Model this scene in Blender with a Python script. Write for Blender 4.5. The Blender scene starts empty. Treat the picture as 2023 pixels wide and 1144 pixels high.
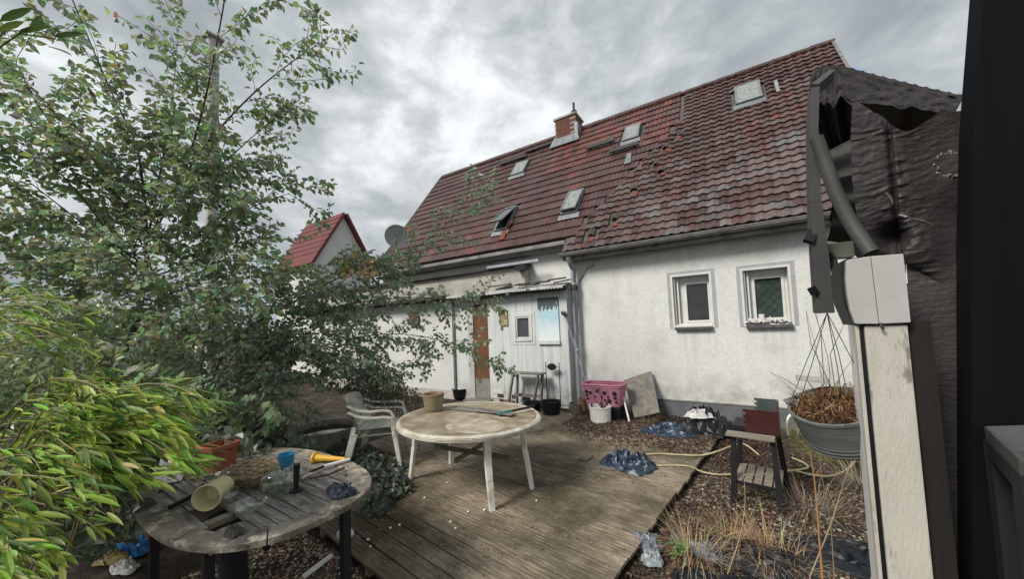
import bpy, bmesh, math, random
from math import sin, cos, pi, radians as RAD
from mathutils import Vector, Matrix, noise, Quaternion
random.seed(7)
S = bpy.context.scene
COL = S.collection
# ---------------------------------------------------------------- camera
CAM = Vector((0, 0, 1.70))
F, CX, CY, W, H = 700.0, 1011.5, 603.0, 2023.0, 1144.0
RT = Vector((0.84184295, 0.53815806, -0.04106516))
UP = Vector((0.06426808, -0.0244085, 0.99763412))
FW = Vector((-0.53588251, 0.84249043, 0.05513451))
cd = bpy.data.cameras.new('camera'); cam = bpy.data.objects.new('camera', cd); COL.objects.link(cam)
m = Matrix((RT, UP, -FW)).transposed().to_4x4(); m.translation = CAM
cam.matrix_world = m
cd.sensor_fit = 'HORIZONTAL'; cd.sensor_width = 36; cd.lens = F / W * 36
cd.shift_y = (CY - H / 2) / W
cd.clip_start = 0.02; cd.clip_end = 2000
S.camera = cam
# ---------------------------------------------------------------- sky, sun, exposure
SUN_EL, SUN_AZ = RAD(42), RAD(204)      # compass style: 0 = +Y, clockwise
world = bpy.data.worlds.new('World'); S.world = world; world.use_nodes = True
nt = world.node_tree; nt.nodes.clear()
def wn(t, **k):
    n = nt.nodes.new(t)
    for a, b in k.items(): setattr(n, a, b)
    return n
wo = wn('ShaderNodeOutputWorld'); wb = wn('ShaderNodeBackground'); wb.inputs[1].default_value = 0.074
sky = wn('ShaderNodeTexSky', sky_type='NISHITA', sun_disc=False); sky.sun_elevation = SUN_EL; sky.sun_rotation = SUN_AZ
tc = wn('ShaderNodeTexCoord'); sp = wn('ShaderNodeSeparateXYZ'); nt.links.new(tc.outputs['Generated'], sp.inputs[0])
def wm(op, a, b=None, c=None):
    n = wn('ShaderNodeMath', operation=op)
    for i, v in enumerate((a, b, c)):
        if v is None: continue
        if isinstance(v, (int, float)): n.inputs[i].default_value = v
        else: nt.links.new(v, n.inputs[i])
    return n.outputs[0]
den = wm('ADD', wm('MAXIMUM', sp.outputs[2], 0.0), 0.22)
cx_ = wm('DIVIDE', sp.outputs[0], den); cy_ = wm('DIVIDE', sp.outputs[1], den)
cb = wn('ShaderNodeCombineXYZ'); nt.links.new(cx_, cb.inputs[0]); nt.links.new(cy_, cb.inputs[1]); cb.inputs[2].default_value = 3.7
def wnoise(scale, det, rough, dist, off):
    mp = wn('ShaderNodeMapping'); mp.inputs['Location'].default_value = off; mp.inputs['Scale'].default_value = (1, 1, 1.7); nt.links.new(tc.outputs['Generated'], mp.inputs[0])
    n = wn('ShaderNodeTexNoise'); n.inputs['Scale'].default_value = scale; n.inputs['Detail'].default_value = det
    n.inputs['Roughness'].default_value = rough; n.inputs['Distortion'].default_value = dist
    nt.links.new(mp.outputs[0], n.inputs['Vector']); return n.outputs[0]
n1 = wnoise(2.1, 9, 0.57, 0.25, (3.3, 0.4, 0.2)); n2 = wnoise(6.5, 8, 0.6, 0.4, (5, 2, 1))
mixn = wm('ADD', wm('MULTIPLY', n1, 0.66), wm('MULTIPLY', n2, 0.34))
cr = wn('ShaderNodeValToRGB'); nt.links.new(mixn, cr.inputs[0])
e = cr.color_ramp.elements
e[0].position = 0.36; e[0].color = (1.75, 1.93, 2.08, 1)
e[1].position = 0.67; e[1].color = (5.5, 5.75, 5.85, 1)
x = e.new(0.46); x.color = (2.4, 2.62, 2.76, 1)
x = e.new(0.53); x.color = (3.3, 3.5, 3.6, 1)
x = e.new(0.585); x.color = (4.3, 4.55, 4.66, 1)
hole = wnoise(2.6, 6, 0.55, 0.3, (9, 4, 2))
hr = wn('ShaderNodeMapRange'); nt.links.new(hole, hr.inputs[0]); hr.inputs[1].default_value = 0.70; hr.inputs[2].default_value = 0.78
mx = wn('ShaderNodeMixRGB'); nt.links.new(hr.outputs[0], mx.inputs[0]); nt.links.new(cr.outputs[0], mx.inputs[1]); nt.links.new(sky.outputs[0], mx.inputs[2])
nt.links.new(mx.outputs[0], wb.inputs[0]); nt.links.new(wb.outputs[0], wo.inputs[0])
sd = bpy.data.lights.new('sun', 'SUN'); sd.energy = 1.5; sd.angle = RAD(18); sd.color = (1, 0.95, 0.87)
sun = bpy.data.objects.new('sun', sd); COL.objects.link(sun)
sv = Vector((sin(SUN_AZ) * cos(SUN_EL), cos(SUN_AZ) * cos(SUN_EL), sin(SUN_EL)))
sun.rotation_euler = sv.to_track_quat('Z', 'Y').to_euler()
vs = S.view_settings; vs.view_transform = 'Standard'; vs.look = 'None'; vs.exposure = 1.45; vs.gamma = 1; vs.use_curve_mapping = False
S.render.engine = 'CYCLES'
# ---------------------------------------------------------------- survey helpers (photo pixel -> point in the yard)
def ray(px, py): return FW + RT * ((px - CX) / F) - UP * ((py - CY) / F)
def at(px, py, t): return CAM + ray(px, py) * t
def G(px, py, z=0.0):
    d = ray(px, py); return CAM + d * ((z - CAM.z) / d.z)
def onY(px, py, Y):
    d = ray(px, py); return CAM + d * (Y / d.y)
def depth(p): return (Vector(p) - CAM).dot(FW)
def V(*a): return Vector(a)
def rn(a, b): return random.uniform(a, b)
# ---------------------------------------------------------------- mesh builder
class MB:
    def __init__(s): s.v = []; s.f = []; s.c = []; s.cur = (1, 1, 1)
    def poly(s, pts):
        i = len(s.v); s.v += [tuple(p) for p in pts]; s.f.append(tuple(range(i, i + len(pts)))); s.c.append(s.cur)
    def faces(s, pts, fs):
        i = len(s.v); s.v += [tuple(p) for p in pts]
        for f in fs: s.f.append(tuple(i + k for k in f)); s.c.append(s.cur)
    def hexa(s, p):   # 8 points: bottom 4 ccw, top 4 ccw
        s.faces(p, [(3, 2, 1, 0), (4, 5, 6, 7), (0, 1, 5, 4), (1, 2, 6, 5), (2, 3, 7, 6), (3, 0, 4, 7)])
        return s
    def box(s, x0, x1, y0, y1, z0, z1, M=None):
        p = [V(x0, y0, z0), V(x1, y0, z0), V(x1, y1, z0), V(x0, y1, z0), V(x0, y0, z1), V(x1, y0, z1), V(x1, y1, z1), V(x0, y1, z1)]
        if M: p = [M @ q for q in p]
        return s.hexa(p)
    def bar(s, a, b, w, h, side=None, w2=None, h2=None):
        a, b = V(*a), V(*b); d = (b - a).normalized(); u = V(*(side or (1, 0, 0)))
        u = (u - d * u.dot(d))
        if u.length < 1e-4: u = d.orthogonal()
        u.normalize(); n = d.cross(u); w2 = w if w2 is None else w2; h2 = h if h2 is None else h2
        r = lambda p, w, h: [p - u * w / 2 - n * h / 2, p + u * w / 2 - n * h / 2, p + u * w / 2 + n * h / 2, p - u * w / 2 + n * h / 2]
        return s.hexa(r(a, w, h) + r(b, w2, h2))
    def prism(s, outline, ext):      # closed outline + extrusion vector
        n = len(outline); ext = V(*ext); o = [V(*p) for p in outline]
        s.faces(o + [p + ext for p in o], [tuple(range(n - 1, -1, -1)), tuple(range(n, 2 * n))] + [(i, (i + 1) % n, n + (i + 1) % n, n + i) for i in range(n)])
        return s
    def tube(s, pts, rad, n=8, cap=True):
        pts = [V(*p) for p in pts]; k = len(pts)
        if isinstance(rad, (int, float)): rad = [rad] * k
        i0 = len(s.v); u = None
        for i, p in enumerate(pts):
            d = (pts[min(i + 1, k - 1)] - pts[max(i - 1, 0)]).normalized()
            if u is None: u = d.orthogonal().normalized()
            else:
                u = u - d * u.dot(d)
                u = u.normalized() if u.length > 1e-5 else d.orthogonal().normalized()
            w = d.cross(u)
            for j in range(n):
                a = 2 * pi * j / n; s.v.append(tuple(p + (u * cos(a) + w * sin(a)) * rad[i]))
        for i in range(k - 1):
            for j in range(n):
                s.f.append((i0 + i * n + j, i0 + i * n + (j + 1) % n, i0 + (i + 1) * n + (j + 1) % n, i0 + (i + 1) * n + j)); s.c.append(s.cur)
        if cap:
            s.f.append(tuple(i0 + j for j in range(n - 1, -1, -1))); s.c.append(s.cur)
            s.f.append(tuple(i0 + (k - 1) * n + j for j in range(n))); s.c.append(s.cur)
        return s
    def lathe(s, prof, n=24, M=None, a0=0, a1=2 * pi):
        i0 = len(s.v); k = len(prof); full = abs(a1 - a0 - 2 * pi) < 1e-6; m = n if full else n + 1
        for r, z in prof:
            for j in range(m):
                a = a0 + (a1 - a0) * j / n; p = V(r * cos(a), r * sin(a), z)
                s.v.append(tuple(M @ p if M else p))
        for i in range(k - 1):
            for j in range(n):
                j2 = (j + 1) % m
                s.f.append((i0 + i * m + j, i0 + i * m + j2, i0 + (i + 1) * m + j2, i0 + (i + 1) * m + j)); s.c.append(s.cur)
        return s
    def grid(s, fn, nu, nv):
        i0 = len(s.v)
        for j in range(nv + 1):
            for i in range(nu + 1): s.v.append(tuple(fn(i / nu, j / nv)))
        for j in range(nv):
            for i in range(nu):
                a = i0 + j * (nu + 1) + i; s.f.append((a, a + 1, a + nu + 2, a + nu + 1)); s.c.append(s.cur)
        return s
    def mesh(s, name, bev=0, smooth=False, origin=None):
        me = bpy.data.meshes.new(name)
        o = origin or V(0, 0, 0)
        me.from_pydata([(p[0] - o[0], p[1] - o[1], p[2] - o[2]) for p in s.v], [], s.f); me.update()
        ca = me.color_attributes.new('Col', 'FLOAT_COLOR', 'CORNER'); buf = []
        for f, c in zip(s.f, s.c): buf += [c[0], c[1], c[2], 1.0] * len(f)
        ca.data.foreach_set('color', buf)
        if bev:
            bm = bmesh.new(); bm.from_mesh(me); bmesh.ops.remove_doubles(bm, verts=bm.verts, dist=1e-5)
            es = [e_ for e_ in bm.edges if len(e_.link_faces) == 2 and e_.calc_face_angle(0) > 0.5]
            bmesh.ops.bevel(bm, geom=es, offset=bev, segments=2, profile=0.7, affect='EDGES', clamp_overlap=True)
            bm.to_mesh(me); bm.free()
        if smooth:
            me.polygons.foreach_set('use_smooth', [True] * len(me.polygons)); me.set_sharp_from_angle(angle=RAD(48))
        return me
    def build(s, name, mat, parent=None, bev=0, smooth=False, world=True, kind=None, label=None):
        o0 = root_loc(parent) if (parent and world) else V(0, 0, 0)
        me = s.mesh(name, bev, smooth, o0); me.materials.append(mat)
        o = bpy.data.objects.new(name, me); COL.objects.link(o)
        if parent: o.parent = parent
        if kind: o['kind'] = kind
        if label: o['label'] = label
        return o
def root_loc(o):
    p = V(0, 0, 0)
    while o: p = p + o.location; o = o.parent
    return p
def tag(o, label=None, cat=None, group=None, kind=None):
    if label: o['label'] = label
    if cat: o['category'] = cat
    if group: o['group'] = group
    if kind: o['kind'] = kind
    return o
def thing(name, label, cat, loc=(0, 0, 0), rz=0, group=None):
    o = bpy.data.objects.new(name, None); COL.objects.link(o); o.empty_display_size = 0.1
    o.location = loc; o.rotation_euler = (0, 0, rz); return tag(o, label, cat, group)
def single(mb, name, mat, label, cat, group=None, bev=0, smooth=False, loc=None, kind=None):
    """a thing that is one mesh; origin at loc"""
    me = mb.mesh(name, bev, smooth, V(*loc) if loc else None); me.materials.append(mat)
    o = bpy.data.objects.new(name, me); COL.objects.link(o)
    if loc: o.location = loc
    return tag(o, label, cat, group, kind)
def inst(me, name, parent, loc=(0, 0, 0), rot=(0, 0, 0), scale=(1, 1, 1), label=None):
    o = bpy.data.objects.new(name, me); COL.objects.link(o); o.parent = parent
    o.location = loc; o.rotation_euler = rot; o.scale = scale
    if label: o['label'] = label
    return o
def copy_tree(o, parent=None):
    c = o.copy(); COL.objects.link(c); c.parent = parent
    for ch in [q for q in bpy.data.objects if q.parent == o]: copy_tree(ch, c)
    return c
# ---------------------------------------------------------------- materials
def mat(name, c1, c2=None, scale=8, rough=0.8, bump=0.0, bscale=40, stretch=(1, 1, 1), c3=None, s3=2.0, lo3=0.5, hi3=0.65,
        coord='pos', metal=0.0, spec=0.35, attr=False, rand=0.0, detail=6, trans=0.0, bdist=0.01, rlo=None, lo=0.35, hi=0.65, c3pos=False, sheen=0.0):
    M = bpy.data.materials.new(name); M.use_nodes = True; t = M.node_tree; b = t.nodes['Principled BSDF']; b.inputs['Sheen Weight'].default_value = sheen; b.inputs['Sheen Roughness'].default_value = 0.6
    N = lambda ty: t.nodes.new(ty); L = t.links.new
    if coord == 'pos':
        g = N('ShaderNodeNewGeometry'); src = g.outputs['Position']
    else:
        g = N('ShaderNodeTexCoord'); src = g.outputs['Object']
        oi = N('ShaderNodeObjectInfo'); ad = N('ShaderNodeVectorMath'); ad.operation = 'MULTIPLY_ADD'
        cmb = N('ShaderNodeCombineXYZ'); L(oi.outputs['Random'], cmb.inputs[0]); L(oi.outputs['Random'], cmb.inputs[1])
        L(cmb.outputs[0], ad.inputs[0]); ad.inputs[1].default_value = (37, 61, 19); L(src, ad.inputs[2]); src = ad.outputs[0]
    mp = N('ShaderNodeMapping'); mp.inputs['Scale'].default_value = stretch; L(src, mp.inputs[0])
    def nz(s, d=detail, r=0.6):
        n = N('ShaderNodeTexNoise'); n.inputs['Scale'].default_value = s; n.inputs['Detail'].default_value = d; n.inputs['Roughness'].default_value = r
        L(mp.outputs[0], n.inputs['Vector']); return n.outputs[0]
    def rng(v, a, bb, c=0, d=1):
        n = N('ShaderNodeMapRange'); L(v, n.inputs[0]); n.inputs[1].default_value = a; n.inputs[2].default_value = bb; n.inputs[3].default_value = c; n.inputs[4].default_value = d; return n.outputs[0]
    def mixc(f, a, bb, mode='MIX'):
        n = N('ShaderNodeMixRGB'); n.blend_type = mode
        for i, v in ((0, f), (1, a), (2, bb)):
            if isinstance(v, (int, float)): n.inputs[i].default_value = v
            elif isinstance(v, tuple): n.inputs[i].default_value = (*v[:3], 1)
            else: L(v, n.inputs[i])
        return n.outputs[0]
    c2 = c2 or tuple(k * 0.75 for k in c1)
    nn = nz(scale); col = mixc(rng(nn, lo, hi), c1, c2)
    if c3:
        if c3pos:
            g3 = N('ShaderNodeNewGeometry'); n3 = N('ShaderNodeTexNoise'); n3.inputs['Scale'].default_value = s3; n3.inputs['Detail'].default_value = 8; n3.inputs['Roughness'].default_value = 0.68
            L(g3.outputs['Position'], n3.inputs['Vector']); f3 = n3.outputs[0]
        else: f3 = nz(s3, 7, 0.65)
        col = mixc(rng(f3, lo3, hi3), col, c3)
    if attr:
        va = N('ShaderNodeVertexColor'); va.layer_name = 'Col'; col = mixc(1.0, col, va.outputs[0], 'MULTIPLY')
    if rand:
        oi2 = N('ShaderNodeObjectInfo'); r = rng(oi2.outputs['Random'], 0, 1, 1 - rand, 1 + rand)
        cm = N('ShaderNodeCombineXYZ'); L(r, cm.inputs[0]); L(r, cm.inputs[1]); L(r, cm.inputs[2]); col = mixc(1.0, col, cm.outputs[0], 'MULTIPLY')
    L(col, b.inputs['Base Color']); b.inputs['Roughness'].default_value = rough; b.inputs['Metallic'].default_value = metal
    b.inputs['Specular IOR Level'].default_value = spec
    if rlo is not None: L(rng(nz(scale * 1.7), 0.3, 0.7, rlo, rough), b.inputs['Roughness'])
    if bump:
        bp = N('ShaderNodeBump'); bp.inputs['Strength'].default_value = bump; bp.inputs['Distance'].default_value = bdist
        L(nz(bscale, 5, 0.65), bp.inputs['Height']); L(bp.outputs[0], b.inputs['Normal'])
    if trans:
        tr = N('ShaderNodeBsdfTranslucent'); L(col, tr.inputs[0]); ms = N('ShaderNodeMixShader'); ms.inputs[0].default_value = trans
        L(b.outputs[0], ms.inputs[1]); L(tr.outputs[0], ms.inputs[2]); L(ms.outputs[0], t.nodes['Material Output'].inputs[0])
    return M
def glass_mat(name, tint=(0.9, 0.95, 0.93), rough=0.03, mixf=0.75):
    M = bpy.data.materials.new(name); M.use_nodes = True; t = M.node_tree; t.nodes.clear()
    o = t.nodes.new('ShaderNodeOutputMaterial'); g = t.nodes.new('ShaderNodeBsdfGlossy'); tr = t.nodes.new('ShaderNodeBsdfTransparent'); ms = t.nodes.new('ShaderNodeMixShader')
    fr = t.nodes.new('ShaderNodeLayerWeight'); fr.inputs[0].default_value = 0.12; mr = t.nodes.new('ShaderNodeMapRange'); t.links.new(fr.outputs['Facing'], mr.inputs[0])
    mr.inputs[3].default_value = 1 - mixf; mr.inputs[4].default_value = 0.75; t.links.new(mr.outputs[0], ms.inputs[0])
    g.inputs[0].default_value = (1, 1, 1, 1); g.inputs[1].default_value = rough; tr.inputs[0].default_value = (*tint, 1)
    t.links.new(tr.outputs[0], ms.inputs[1]); t.links.new(g.outputs[0], ms.inputs[2]); t.links.new(ms.outputs[0], o.inputs[0]); return M
MT = dict(
    soil=mat('soil', (0.038, 0.027, 0.02), (0.02, 0.014, 0.011), 9, 0.95, 0.8, 45, c3=(0.09, 0.07, 0.045), s3=3, bdist=0.02),
    chip=mat('chip', (1, 1, 1), (0.7, 0.7, 0.7), 30, 0.85, attr=True),
    litter=mat('litter', (1, 1, 1), (0.7, 0.7, 0.7), 30, 0.7, attr=True),
    deck=mat('deck_wood', (0.36, 0.30, 0.225), (0.125, 0.097, 0.066), 5, 0.78, 0.6, 26, stretch=(1, 9, 9), c3=(0.062, 0.048, 0.029), s3=0.8, lo3=0.41, hi3=0.6, c3pos=True, coord='obj', rand=0.16, bdist=0.006, rlo=0.5),
    plaster=mat('plaster', (0.70, 0.705, 0.685), (0.60, 0.605, 0.585), 26, 0.9, 0.9, 95, c3=(0.48, 0.49, 0.465), s3=1.5, lo3=0.5, hi3=0.8, c3pos=True, bdist=0.012, detail=10),
    dirty=mat('dirty_plaster', (0.44, 0.42, 0.38), (0.30, 0.285, 0.255), 2.5, 0.92, 0.5, 30, c3=(0.11, 0.10, 0.09), s3=1.7, lo3=0.52, hi3=0.7, stretch=(0.6, 1, 2.2), detail=9),
    panel=mat('white_panel', (0.58, 0.61, 0.61), (0.5, 0.525, 0.525), 4, 0.6, 0.15, 30, stretch=(3, 3, 0.5), c3=(0.5, 0.51, 0.47), s3=1.2, lo3=0.55, hi3=0.8, rand=0.03),
    plinth=mat('plinth', (0.135, 0.14, 0.15), (0.09, 0.093, 0.1), 6, 0.9, 0.4, 40, c3=(0.2, 0.2, 0.19), s3=4, lo3=0.55, hi3=0.75),
    pvc=mat('white_pvc', (0.62, 0.62, 0.6), (0.54, 0.54, 0.52), 6, 0.4, spec=0.5),
    greyband=mat('grey_paint', (0.36, 0.37, 0.39), (0.3, 0.31, 0.33), 8, 0.85, 0.3, 50),
    sill=mat('slate_sill', (0.10, 0.095, 0.09), (0.06, 0.058, 0.055), 20, 0.7, 0.3, 60),
    zinc=mat('zinc', (0.34, 0.36, 0.39), (0.25, 0.27, 0.3), 5, 0.5, metal=0.35, stretch=(1, 1, 0.3), c3=(0.17, 0.18, 0.19), s3=3, lo3=0.5, hi3=0.75),
    gutter=mat('grey_gutter', (0.24, 0.235, 0.22), (0.16, 0.155, 0.145), 4, 0.6, c3=(0.1, 0.095, 0.085), s3=5),
    tile=mat('roof_tile_clay', (0.092, 0.042, 0.036), (0.052, 0.029, 0.026), 5, 0.5, 0.35, 60, c3=(0.085, 0.07, 0.064), s3=2.2, lo3=0.5, hi3=0.7, attr=True, spec=0.6, rlo=0.28, rand=0.12),
    ridge=mat('ridge_tile', (0.085, 0.045, 0.04), (0.05, 0.034, 0.031), 6, 0.75, 0.4, 50, rand=0.15),
    brick=mat('chimney_brick', (0.19, 0.08, 0.062), (0.12, 0.055, 0.045), 12, 0.9, 0.4, 60, rand=0.15),
    mortar=mat('mortar', (0.3, 0.25, 0.21), (0.22, 0.18, 0.15), 20, 0.95),
    lead=mat('lead', (0.21, 0.23, 0.24), (0.14, 0.155, 0.165), 7, 0.5, metal=0.2),
    darkmetal=mat('dark_metal', (0.011, 0.011, 0.013), (0.007, 0.007, 0.008), 10, 0.55),
    blackplastic=mat('black_plastic', (0.008, 0.009, 0.011), (0.005, 0.006, 0.007), 10, 0.45, 0.1, 30),
    redtile=mat('broken_tile', (0.20, 0.055, 0.038), (0.13, 0.045, 0.034), 12, 0.85),
    darkglass=mat('dark_pane', (0.012, 0.014, 0.013), (0.02, 0.022, 0.02), 3, 0.06, spec=0.6),
    greenglass=mat('green_pane', (0.055, 0.075, 0.068), (0.035, 0.05, 0.045), 4, 0.1, spec=0.6),
    lattice=mat('lattice', (0.02, 0.03, 0.028), None, 4, 0.5),
    blind=mat('white_blind', (0.30, 0.315, 0.31), (0.15, 0.165, 0.16), 14, 0.5),
    door=mat('brown_door', (0.18, 0.072, 0.03), (0.10, 0.043, 0.02), 2.2, 0.6, 0.2, 20, stretch=(5, 5, 0.8), c3=(0.09, 0.075, 0.06), s3=1.4, lo3=0.52, hi3=0.7),
    greywood=mat('grey_wood', (0.25, 0.235, 0.215), (0.085, 0.078, 0.072), 5, 0.85, 0.6, 25, stretch=(1, 8, 8), coord='obj', rand=0.15, c3=(0.09, 0.08, 0.07), s3=3, lo3=0.55, hi3=0.7, bdist=0.005),
    rimwood=mat('weathered_rim', (0.25, 0.225, 0.19), (0.09, 0.078, 0.066), 9, 0.85, 0.7, 35, c3=(0.5, 0.45, 0.36), s3=8, lo3=0.52, hi3=0.66, bdist=0.006, detail=9),
    wood=mat('pale_wood', (0.27, 0.235, 0.19), (0.16, 0.135, 0.105), 5, 0.8, 0.4, 25, stretch=(1, 8, 8), coord='obj', rand=0.12),
    corr=mat('corrugated', (0.60, 0.60, 0.59), (0.36, 0.35, 0.34), 4, 0.7, c3=(0.10, 0.095, 0.09), s3=5, lo3=0.54, hi3=0.64),
    slate=mat('dark_slate', (0.07, 0.065, 0.06), (0.035, 0.03, 0.028), 15, 0.9, 0.6, 50),
    plastw=mat('white_garden_plastic', (0.72, 0.71, 0.66), (0.6, 0.585, 0.52), 6, 0.5, 0.15, 60, c3=(0.33, 0.29, 0.2), s3=4, lo3=0.55, hi3=0.72, spec=0.4),
    tabletop=mat('stained_plastic', (0.42, 0.375, 0.29), (0.23, 0.185, 0.125), 5, 0.6, 0.2, 60, c3=(0.15, 0.11, 0.065), s3=2.8, lo3=0.45, hi3=0.68, detail=10),
    teal=mat('teal', (0.03, 0.2, 0.17), (0.02, 0.13, 0.11), 9, 0.5),
    pot=mat('glazed_pot', (0.17, 0.15, 0.09), (0.25, 0.2, 0.14), 5, 0.6, 0.2, 30, stretch=(1, 1, 5)),
    cream=mat('cream_ceramic', (0.62, 0.58, 0.36), (0.5, 0.46, 0.26), 9, 0.5, c3=(0.25, 0.24, 0.1), s3=10, lo3=0.6, hi3=0.75),
    wicker=mat('wicker', (0.30, 0.23, 0.15), (0.14, 0.1, 0.065), 14, 0.8, 0.5, 60),
    terra=mat('terracotta', (0.32, 0.10, 0.058), (0.24, 0.08, 0.046), 7, 0.75),
    cup=mat('blue_cup', (0.04, 0.24, 0.42), (0.03, 0.18, 0.33), 9, 0.4),
    yellow=mat('yellow_plastic', (0.72, 0.40, 0.04), (0.6, 0.32, 0.03), 9, 0.5),
    whiteplastic=mat('white_plastic', (0.74, 0.74, 0.71), (0.6, 0.6, 0.57), 7, 0.45),
    bluetarp=mat('blue_tarp', (0.022, 0.044, 0.078), (0.011, 0.02, 0.037), 7, 0.3, 0.5, 45, spec=0.6),
    blackbag=mat('black_foil', (0.006, 0.008, 0.011), (0.01, 0.012, 0.016), 7, 0.42, 0.5, 35, spec=0.4),
    greybag=mat('grey_foil', (0.2, 0.225, 0.26), (0.06, 0.075, 0.1), 16, 0.35, 0.5, 40, spec=0.5),
    bottleglass=glass_mat('bottle_glass', (0.93, 0.95, 0.92), 0.05, 0.96),
    pink=mat('pink_plastic', (0.46, 0.19, 0.27), (0.38, 0.15, 0.215), 6, 0.5),
    mesh=mat('grey_mesh', (0.22, 0.2, 0.175), (0.13, 0.12, 0.105), 12, 0.9, 0.5, 80),
    hose=mat('yellow_hose', (0.48, 0.44, 0.27), (0.36, 0.32, 0.17), 9, 0.5),
    redmetal=mat('red_metal', (0.055, 0.012, 0.011), (0.033, 0.009, 0.009), 8, 0.45),
    greenmetal=mat('grey_green_metal', (0.06, 0.075, 0.07), (0.04, 0.05, 0.045), 8, 0.5),
    water=mat('dark_water', (0.006, 0.01, 0.014), None, 4, 0.05, spec=0.5),
    tubgrey=mat('tub_stone', (0.22, 0.205, 0.17), (0.12, 0.11, 0.09), 7, 0.85, 0.4, 40),
    bark=mat('bark', (0.15, 0.135, 0.09), (0.08, 0.07, 0.045), 12, 0.9, 0.5, 40),
    twig=mat('twig', (0.085, 0.065, 0.04), (0.05, 0.04, 0.025), 12, 0.85),
    culm=mat('bamboo_culm', (0.23, 0.2, 0.08), (0.15, 0.13, 0.05), 8, 0.6),
    vleaf=mat('vine_leaf', (0.75, 0.75, 0.75), (1, 1, 1), 9, 0.6, attr=True, trans=0.3, spec=0.3),
    rimplast=mat('dirty_rim', (0.56, 0.54, 0.47), (0.38, 0.35, 0.28), 7, 0.55, 0.15, 60, c3=(0.2, 0.165, 0.11), s3=5, lo3=0.5, hi3=0.68),
    leaf=mat('leaf', (0.8, 0.8, 0.8), (1, 1, 1), 6, 0.36, attr=True, trans=0.5, spec=0.8, sheen=0.6),
    bleaf=mat('bamboo_leaf', (0.8, 0.8, 0.8), (1, 1, 1), 9, 0.5, attr=True, trans=0.3, spec=0.35),
    dry=mat('dry_stalk', (1, 1, 1), (0.8, 0.8, 0.8), 9, 0.8, attr=True),
    potgrey=mat('grey_zinc_pot', (0.15, 0.153, 0.153), (0.1, 0.105, 0.108), 5, 0.55, 0.15, 25, stretch=(1, 1, 4)),
    brownplant=mat('dead_plant', (1, 1, 1), (0.7, 0.7, 0.7), 20, 0.9, attr=True),
    postwhite=mat('white_post', (0.48, 0.46, 0.405), (0.41, 0.39, 0.34), 5, 0.8, 0.35, 60, stretch=(3, 3, 0.7), c3=(0.2, 0.18, 0.15), s3=7, lo3=0.62, hi3=0.7),
    cap=mat('end_cap', (0.40, 0.40, 0.385), (0.35, 0.35, 0.335), 5, 0.55, 0.1, 60, c3=(0.3, 0.3, 0.28), s3=9, lo3=0.62, hi3=0.75),
    greyboard=mat('grey_board', (0.062, 0.062, 0.061), (0.048, 0.048, 0.048), 7, 0.7),
    armgrey=mat('arm_grey', (0.062, 0.062, 0.057), (0.043, 0.043, 0.04), 7, 0.6),
    foil=mat('brown_foil', (0.05, 0.043, 0.043), (0.034, 0.03, 0.031), 3, 0.5, 0.6, 30, bdist=0.008, stretch=(1, 1, 2.6), spec=0.4),
    tarfelt=mat('tar_felt', (0.05, 0.046, 0.046), (0.045, 0.04, 0.04), 14, 0.9, 1.0, 60, bdist=0.01, detail=10),
    barn=mat('dark_barn', (0.0045, 0.006, 0.008), (0.003, 0.0038, 0.005), 3, 0.8, 0.2, 15, stretch=(6, 6, 0.5), spec=0.12),
    bench=mat('bench_top', (0.085, 0.083, 0.082), (0.06, 0.059, 0.058), 7, 0.6),
    benchleg=mat('bench_leg', (0.012, 0.013, 0.016), None, 7, 0.7),
    sage=mat('sage_box', (0.2, 0.21, 0.165), (0.15, 0.16, 0.125), 6, 0.7),
    redroof=mat('red_roof', (0.15, 0.036, 0.034), (0.1, 0.03, 0.028), 4, 0.7, 0.3, 8),
    whitewall=mat('white_render', (0.6, 0.6, 0.585), (0.52, 0.52, 0.505), 2, 0.9),
    concrete=mat('pole_concrete', (0.46, 0.455, 0.43), (0.37, 0.36, 0.34), 3, 0.85),
    dish=mat('dish_grey', (0.34, 0.36, 0.39), (0.27, 0.29, 0.31), 5, 0.5),
    plate=mat('dark_plate', (0.12, 0.10, 0.085), (0.08, 0.07, 0.06), 9, 0.8),
    paper=mat('waste_paper', (0.62, 0.61, 0.58), (0.4, 0.4, 0.39), 18, 0.8, c3=(0.1, 0.1, 0.1), s3=12, lo3=0.55, hi3=0.65),
    interior=mat('dark_interior', (0.012, 0.014, 0.016), None, 3, 0.9),
)

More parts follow.
